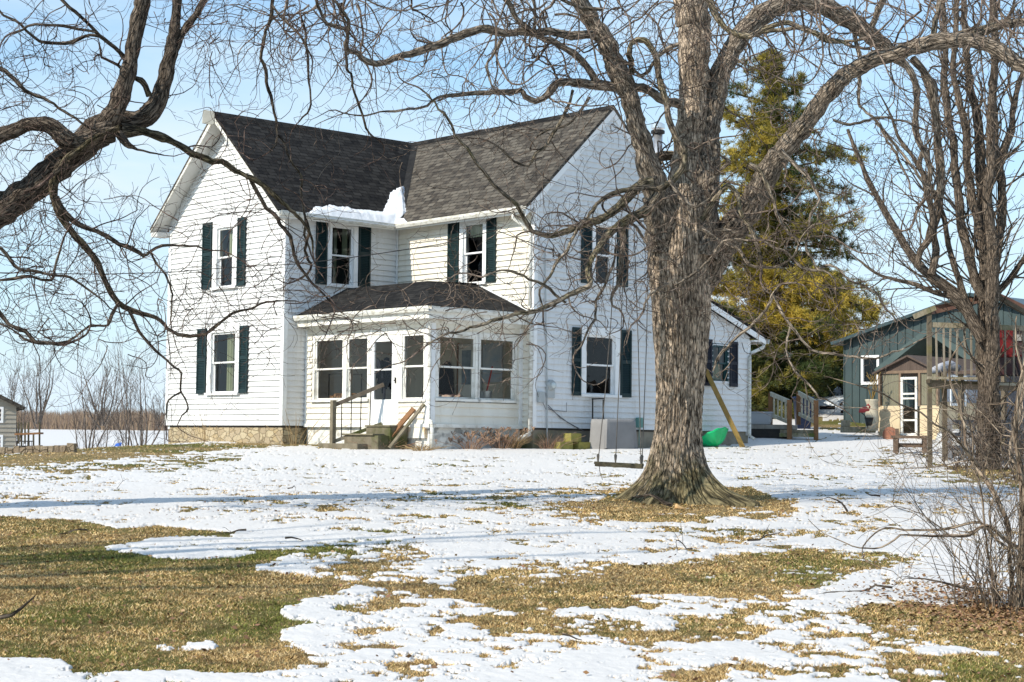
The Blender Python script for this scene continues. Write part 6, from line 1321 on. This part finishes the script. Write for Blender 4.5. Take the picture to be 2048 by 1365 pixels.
# ---- bare trees beyond the left lawn ----
def sapling(name,px,py,d,hpx,spread,ns,lab,seed,grp=None,rk=.62,mt=None,th=True):
    rng=np.random.RandomState(seed); b=at(px,py,d); mt=mt or SAP
    t=empty(name,b,0,lab,'tree',grp); H=hpx*d/3483; lim=[]
    rm=d*.00009
    for i in range(ns):
        f=(i+.5)/ns*2-1+rng.normal(0,.12); q=b+np.array([f*.12*H*.3,rng.normal(0,.1),-.5 if i==0 else -.1]); dr=np.array([f*spread,rng.normal(0,spread*.5),1.]); dr/=np.linalg.norm(dr); L_=H*rng.uniform(.75,1.05); n=14; P_=[q]; 
        for k in range(n):
            dr=dr+rng.normal(0,.05,3); dr[2]+=.06; dr/=np.linalg.norm(dr); P_.append(P_[-1]+dr*L_/n)
        r0=H*.016*rng.uniform(.7,1.15)*rk; rad=np.maximum(r0*(1-np.linspace(0,1,n+1)**.8*.9),rm); lim.append((np.array(P_),rad))
    w=Wood()
    for p,r in lim: w.add(p,r,7,0)
    w.build('trunk',mt,t)
    G=GP(seg=max(.15,H*.035),tort=.07,kink=.03,grav=(.06,.06),rmin=rm,dens=(3.4*6/H,5*6/H),len=(.5,.55),maxl=1,ang=(18,42))
    out=twiggy(rng,lim,G,dens=4.2*6/H*.8,L0=(H*.12,H*.42),rk=.3,rcap=.016,tail=False); w=Wood(); to_wood(out,w); w.build('crown',mt,t)
    return t
SAP=bark_mat('grey_young_bark',(.13,.105,.09),(.25,.21,.18),mossamt=.1)
gr='bare trees beyond the left lawn'
sapling('bare_tree',178,915,56,215,.50,5,'bare tree with a wide vase crown, midway between beige house and farmhouse',1,gr)
sapling('bare_tree',205,905,60,150,.25,2,'thin bare tree close beside the wide vase shaped one',2,gr)
sapling('bare_tree',255,908,58,205,.22,3,'upright bare tree beside the blue bundle',3,gr)
sapling('bare_tree',284,908,55,235,.42,6,'tallest many stemmed bare tree next to the farmhouse corner',4,gr)
sapling('bare_tree',335,900,62,160,.15,2,'single leaning bare tree directly at the farmhouse corner',5,gr)
sapling('bare_tree',-10,905,75,215,.35,5,'bare tree rising behind the beige neighbour house',6,gr)
sapling('bare_tree',38,880,90,150,.4,4,'bare tree above the timber frame',7,gr)
sapling('bare_tree',76,846,130,160,.35,5,'small dense bare tree standing on the far field edge',8,gr,1.2)
sapling('bare_tree',205,850,190,130,.8,6,'low broad bare tree on the far hedge line',9,gr,1.4)
sapling('bare_tree',320,850,200,70,.8,5,'tiny bare tree on the horizon beside the farmhouse',10,gr,1.2)
sapling('bare_tree',1650,860,85,170,.4,5,'pale bare tree behind the parked car',12,gr,1,TWIG)
# far hedge: a band of brush along the field edge
rng=np.random.RandomState(3)
n=26000; px=rng.uniform(-500,760,n); d=rng.uniform(215,250,n); a=(px-1024)/3483; x=a*d; y=d
k=(px>20)|(rng.rand(n)<.5); x,y,px=x[k],y[k],px[k]; n=len(x); z=gz(x,y)
hh=rng.uniform(.5,1.0,n)*(1.9+1.6*fbm(px*.03,px*0+1,4,4)); wd=.035+rng.rand(n)*.06
ln_=rng.normal(0,.3,n)
v=np.stack([np.stack([x-wd,y,z-.3],-1),np.stack([x+wd,y,z-.3],-1),np.stack([x+ln_,y,z+hh],-1)],1).reshape(-1,3)
pal=np.array([[.24,.17,.12],[.19,.14,.11],[.30,.22,.15],[.15,.115,.095]]); cc=pal[rng.randint(0,4,n)]
o=np_mesh('far_hedge',v,np.arange(3*n).reshape(-1,3),attr_mat('far_brush'),attrs={'Col':('FLOAT_COLOR',np.concatenate([np.repeat(cc,3,0),np.ones((3*n,1))],1))}); tag(o,'reddish brown band of leafless brush along the far field edge','hedge',kind='stuff')
# dry grass tufts in the field
n=2600; g0=at(125,885,100); x=g0[0]+rng.normal(0,1.6,n); y=g0[1]+rng.normal(0,6,n); z=gz(x,y)
hh=rng.uniform(.2,.55,n); wd=.03; ln_=rng.normal(0,.25,n)
v=np.stack([np.stack([x-wd,y,z-.1],-1),np.stack([x+wd,y,z-.1],-1),np.stack([x+ln_,y,z+hh],-1)],1).reshape(-1,3); cc=np.tile([[.40,.28,.14]],(n,1))*rng.uniform(.6,1.1,(n,1))
o=np_mesh('field_grass',v,np.arange(3*n).reshape(-1,3),bpy.data.materials['far_brush'],attrs={'Col':('FLOAT_COLOR',np.concatenate([np.repeat(cc,3,0),np.ones((3*n,1))],1))}); tag(o,'tawny dead grass standing out of the snowy field on the left','grass',kind='stuff')
# ---- pines behind the house ----
def pine(px,py,d,toppy,lean,lab,seed,reach,yellow,tiers):
    rng=np.random.RandomState(seed); b=at(px,py,d); b[2]=float(gz(b[0],b[1])) if py is None else b[2]
    t=empty('pine_tree',b,0,lab,'tree'); H=at(px,toppy,d)[2]-b[2]; w=Wood()
    zs=np.linspace(0,1,30); tr=np.stack([b[0]+lean*zs+.12*np.sin(zs*7),b[1]+0*zs,b[2]-.3+zs*(H+.1)],-1); w.add(tr,.26*(1-zs*.93),12,0); w.build('trunk',BARKD,t)
    bw=Wood(); P_=[];Cc=[];Nn=[]
    for (f,rl,rr_,dens) in tiers:
        z=f*H; o=np.array([b[0]+lean*f,b[1],b[2]+z])
        nb=max(4,int(7*dens))
        for k in range(nb):
            az=k/nb*6.283+rng.uniform(-.4,.4); dx=math.cos(az); L_=(rr_ if dx>0 else rl)*(abs(dx)*.55+.45)*rng.uniform(.5,1.2)
            dr=np.array([math.cos(az),math.sin(az),rng.uniform(.0,.3)+.25*(f>.75)]); n=max(5,int(L_/.3)); q=[o.copy()+np.array([0,0,rng.uniform(-.25,.25)])]
            for i in range(n):
                dr=dr+rng.normal(0,.07,3); dr[2]+=(-.04 if i<n*.6 else .05); dr/=np.linalg.norm(dr); q.append(q[-1]+dr*L_/n)
            q=np.array(q); bw.add(q,.05*(L_/3)*(1-np.linspace(0,.85,n+1))+.012,5,0)
            # side sprays with needle tufts, denser toward the tips
            for i in range(int(n*.18),n+1):
                fo=i/n
                for _ in range(rng.randint(2,5)):
                    sd=rng.uniform(-1,1); side=np.array([-dr[1],dr[0],0])*sd*(.35+.5*(1-abs(fo-.6)))*rng.uniform(.3,1.1)*min(1,L_/2.5)
                    e=q[i]+side+np.array([0,0,rng.uniform(-.22,.32)])
                    if rng.rand()<.4: bw.add(np.array([q[i],(q[i]+e)/2+[0,0,.03],e]),np.array([.012,.01,.008]),3,0)
                    m=rng.randint(3,7)
                    c=e+rng.normal(0,.12,(m,3))*[1,1,.6]; P_.append(c); 
                    yl=yellow(f,fo,dx,rng); Cc.append(np.full(m,yl)); Nn.append(np.tile(side+dr*.7+[0,0,.5],(m,1)))
    bw.build('branches',BARKD,t)
    C0=np.concatenate(P_);Y=np.concatenate(Cc);Nd=np.concatenate(Nn); K=22; n=len(C0)
    print('pine tufts',n)
    C1=np.repeat(C0,K,0); dirs=rng.normal(0,1,(n*K,3)); dirs/=np.linalg.norm(dirs,axis=1)[:,None]; dirs=dirs*.9+np.repeat(Nd/np.linalg.norm(Nd,axis=1)[:,None],K,0)*.7; dirs/=np.linalg.norm(dirs,axis=1)[:,None]
    L_=rng.uniform(.12,.26,(n*K,1)); sd=np.cross(dirs,rng.normal(0,1,(n*K,3))); sd/=np.linalg.norm(sd,axis=1)[:,None]; wd=.0085
    v=np.stack([C1-sd*wd,C1+sd*wd,C1+dirs*L_+sd*wd*.5,C1+dirs*L_-sd*wd*.5],1).reshape(-1,3)-b
    yy=np.repeat(Y,K)[:,None]; g1=np.array([.050,.072,.022]);g2=np.array([.54,.385,.06]); cc=(g1*(1-yy)+g2*yy)*rng.uniform(.7,1.35,(n*K,1))
    np_mesh('needles',v,np.arange(4*n*K).reshape(-1,4),PN,t,attrs={'Col':('FLOAT_COLOR',np.concatenate([np.repeat(cc,4,0),np.ones((4*n*K,1))],1))})
PN=attr_mat('pine_needles',rough=.6)
def yel(f,fo,dx,rng): 
    return np.clip(.24+.6*np.exp(-((f-.33)/.11)**2)+(.2 if .5<f<.8 and dx<.2 else 0)-.35*(f<.22)+rng.normal(0,.22),0,1)
ti=[(.08,3.0,3.2,1.1),(.14,3.2,3.5,1.2),(.20,3.1,3.8,1.3),(.26,3.0,4.1,1.3),(.31,3.1,4.5,1.4),(.36,3.2,4.7,1.5),(.41,2.6,3.8,1.1),(.46,2.5,4.5,1.2),(.50,2.9,3.7,1.2),(.54,2.9,3.5,1.2),(.59,2.7,3.8,1.2),(.64,3.0,3.1,1.2),(.69,2.6,2.9,1.1),(.74,2.6,3.1,1.1),(.79,2.8,2.2,1),(.84,2.0,2.3,.7),(.90,2.0,1.3,.7),(.95,1.1,1.3,.7),(.995,.45,.55,.7)]
pine(1530,860,62,118,.2,'tall pine with golden green needles directly behind the farmhouse annexe',3,3,yel,ti)
ti2=[(.05,2.6,2.2,1.2),(.15,2.8,2.4,1.2),(.25,2.6,2.6,1.2),(.35,2.6,2.3,1.2),(.45,2.3,2.2,1.1),(.55,2.2,2.0,1.1),(.65,1.9,1.8,1.1),(.75,1.6,1.4,1.0),(.85,1.2,1.1,1.0),(.95,.6,.6,.8)]
pine(1655,850,70,560,.0,'darker lower pine between the tall pine and the green barn',6,2,lambda f,fo,dx,rng:np.clip(.12+rng.normal(0,.12)+(.3 if f>.5 else 0),0,1),ti2)
pine(1450,850,60,640,.0,'low dark pine behind the annexe roof and deck',7,2,lambda f,fo,dx,rng:np.clip(.15+rng.normal(0,.12),0,1),ti2)
# ---- tree swing ----
sw=at(1238,930,23.0); t=empty('tree_swing',sw,0,'old mossy plank swing hanging on four thin ropes from the big tree','swing')
m=MB(); q_=lambda px,py,d=23.0:at(px,py,d)-sw
m.bar(q_(1190,926,23.1),q_(1286,931,22.9),.10,.035); m.bar(q_(1191,930,22.95),q_(1285,935,22.8),.10,.035); m.bar(q_(1192,930,23.0),q_(1210,931,23.0),.26,.04); m.bar(q_(1262,934,22.9),q_(1284,935,22.9),.26,.04); m.build('seat',DARKWOOD,t)
ROPE=mat('dark_rope',(.10,.09,.08),(.16,.14,.12)); 
for (xa,ya,xb,yb,da,db) in ((1222,640,1196,926,22.8,23.1),(1248,470,1231,926,22.8,23.0),(1268,455,1282,930,22.9,23.0),(1299,640,1305,800,22.6,22.7)):
    if xa==1299: xa,ya,xb,yb=1298,470,1284,928
    m=MB(); A=q_(xa,ya,da);B=q_(xb,yb,db); m.tube([A,(A+B)/2+(.01,0,0),B],.0065,5); m.tube([B+(0,0,.12),B+(0,0,.10),B+(0,0,.05),B],[.006,.02,.016,.008],6); m.build('rope',ROPE,t)
m=MB(); A=q_(1222,640,22.8);B=q_(1232,470,22.8); m.tube([A,B],.0065,5); m.build('rope',ROPE,t)
m=MB(); m.tube([q_(1198,926,23.1),q_(1200,945,23.1),q_(1205,960,23.0)],.005,4); m.build('rope_end',ROPE,t)
# ---- fallen branches ----
fb=[(140,1070,70,.010,'thin fallen stick on the green grass by the left snow edge'),(45,1252,90,.016,'dark fallen branch on the straw grass at the far left'),(470,1070,45,.012,'short crooked dark stick at the tip of the snow tongue'),(590,1088,40,.012,'curled dark stick on the snow edge left of centre'),(590,985,30,.010,'small curved stick on the shaded snow below the steps'),(1290,1018,110,.030,'broken branch with a pale split end beside the big tree roots'),(1735,1000,50,.016,'bent dark stick on the snow right of the big tree'),(1665,1032,60,.016,'short thick stick in the snow right of the roots'),(1540,1092,90,.012,'long thin twig on the snow below the big tree'),(1330,1110,110,.007,'spray of thin twigs lying on the snow in the middle of the lawn'),(1700,1190,170,.010,'long fallen twig arching over the snow toward the shrub'),(1880,1190,150,.014,'fallen branch with side twigs before the foreground shrub'),(240,985,40,.004,'tiny upright dead weed in the left snow'),(1150,1285,50,.008,'thin stick on the patchy grass at the bottom centre')]
for i,(px,py,L_,r,lab) in enumerate(fb):
    rng=np.random.RandomState(100+i); p,d=gonpx(px,py); t=empty('fallen_branch',p,0,lab,'fallen branch'); out=[]
    G=GP(seg=.06,tort=.22,kink=.15,grav=(.0,-.03),rmin=max(.0025,d*.00011),dens=(3.0,3,3),len=(.5,.5,.5),maxl=1,ang=(20,50))
    dr=np.array([rng.choice([-1,1])*1.,rng.uniform(-.5,.5),.12]) if py!=985 or px!=240 else np.array([.3,0,1.])
    LL=L_*d/3483; grow(rng,p+np.array([-dr[0]*LL/2,0,.05]),dr,LL,max(r,.003),0,out,G)
    for q in out: q[0][:,2]=np.maximum(q[0][:,2],gz(q[0][:,0],q[0][:,1])+.02)
    w=Wood(); to_wood(out,w,5); w.build('stick',BARKD,t)
    if 'split' in lab:
        m=MB(); e=at(1375,1022,d)-p; e2=at(1350,1012,d)-p; m.tube([e2,e],[.035,.012],7); m.build('split_end',mat('raw_wood',(.6,.38,.18)),t,smooth=True)
# ---- dry plants along the porch ----
DRY=mat('dry_rust_stem',(.20,.11,.075),(.34,.23,.15),scale=9); STRAW=mat('dry_straw',(.40,.28,.13),(.28,.18,.09),scale=9)
def dryplant(lx,ly,n,h,mt,lab,heads,seed,spr=.18):
    rng=np.random.RandomState(seed); p=np.array(h2w(lx,ly,0)); p[2]=float(gz(p[0],p[1])); t=empty('dry_plant',p,0,lab,'plant'); w=Wood()
    for _ in range(n):
        a=rng.normal(0,1,2)*spr; H=h*rng.uniform(.4,1.1); q=np.array([[p[0]+a[0]*.5,p[1]+a[1]*.5,p[2]],[p[0]+a[0]*.9,p[1]+a[1]*.9,p[2]+H*.5],[p[0]+a[0]*1.7+rng.normal(0,.04),p[1]+a[1]*1.7,p[2]+H]]); w.add(q,np.array([.007,.006,.004]),3,0)
        if heads and rng.rand()<.6:
            for k in range(4): e=q[-1]+np.array([rng.normal(0,.05),rng.normal(0,.05),rng.uniform(0,.04)]); w.add(np.array([q[-1]-[0,0,.06],e,e+[.03,0,0]]),np.array([.004,.012,.006]),3,0)
    w.build('stems',mt,t)
dryplant(XP+.35,1.6,55,.38,DRY,'clump of dry rust brown flower stems, left of the two along the porch base',True,1)
dryplant(XP+.35,2.55,55,.46,DRY,'clump of dry rust brown flower stems, right of the two along the porch base',True,2)
dryplant(XP+.35,2.95,110,.40,STRAW,'tuft of pale dry grass under the right porch corner',False,3,.14)
dryplant(LC+.3,3.75,70,.40,DRY,'low brown dry stems by the meter foundation',False,4)
dryplant(XP+.2,YP-.4,60,.16,STRAW,'short straw tuft at the foot of the porch downspout',False,5)
dryplant(3.9,YP-.5,90,.22,DRY,'low red brown dead grass below the leaning boards',False,6,.25)
dryplant(1.1,-.4,14,.9,STRAW,'sparse dry stalks beside the stone foundation corner',False,7,.3)
dryplant(-2.7,-.5,14,1.0,STRAW,'tall sparse dry stalks before the stone foundation',False,8,.3)
# dead twiggy plant before the swing
pine(1705,856,73,800,.0,'low dark evergreen bush behind the parked car',9,2,lambda f,fo,dx,rng:np.clip(.10+rng.normal(0,.1),0,1),[(.1,2.2,2.2,1.4),(.3,2.2,2.2,1.4),(.5,2,2,1.4),(.7,1.7,1.7,1.3),(.9,1,1,1.2)])
# two yard trees outside the frame whose soft shadows fall on the gable wall and the snow
for (bx,by,sd,ht,nl,lab) in ((-22.5,31.5,77,14,7,'tall bare yard tree beyond the left edge, casting soft shadows on the white gable'),(-13.5,8.5,78,12,8,'bare yard tree left of the camera, casting soft branch shadows over the snow')):
    rng=np.random.RandomState(sd); b=np.array([bx,by,0.]); b[2]=float(gz(b[0],b[1])); t=empty('bare_tree',b,0,lab,'tree',gr)
    lim=[]
    for i in range(nl):
        a=i*.9; dr=np.array([math.cos(a)*.35,math.sin(a)*.35,1.]) if i else np.array([0,0,1.]); q=b+np.array([0,0,-.2 if i==0 else 2.5+i*.5]); P_=[q]; dr/=np.linalg.norm(dr)
        for k in range(16): dr=dr+rng.normal(0,.09,3); dr[2]+=.03; dr/=np.linalg.norm(dr); P_.append(P_[-1]+dr*(ht if i==0 else ht*.7)/16)
        lim.append((np.array(P_),(.24 if i==0 else .15)*(1-np.linspace(0,.92,17))))
    w=Wood(); [w.add(p,r,8,0) for p,r in lim]; w.build('trunk',BARKD,t)
    G=GP(seg=.3,tort=.1,grav=(.04,.04),rmin=.008,dens=(1.2,1.5),len=(.5,.5),maxl=1,ang=(25,60)); out=twiggy(rng,lim,G,dens=1.3,L0=(1,3.2),rk=.4,rcap=.05); w=Wood(); to_wood(out,w); w.build('crown',BARKD,t)
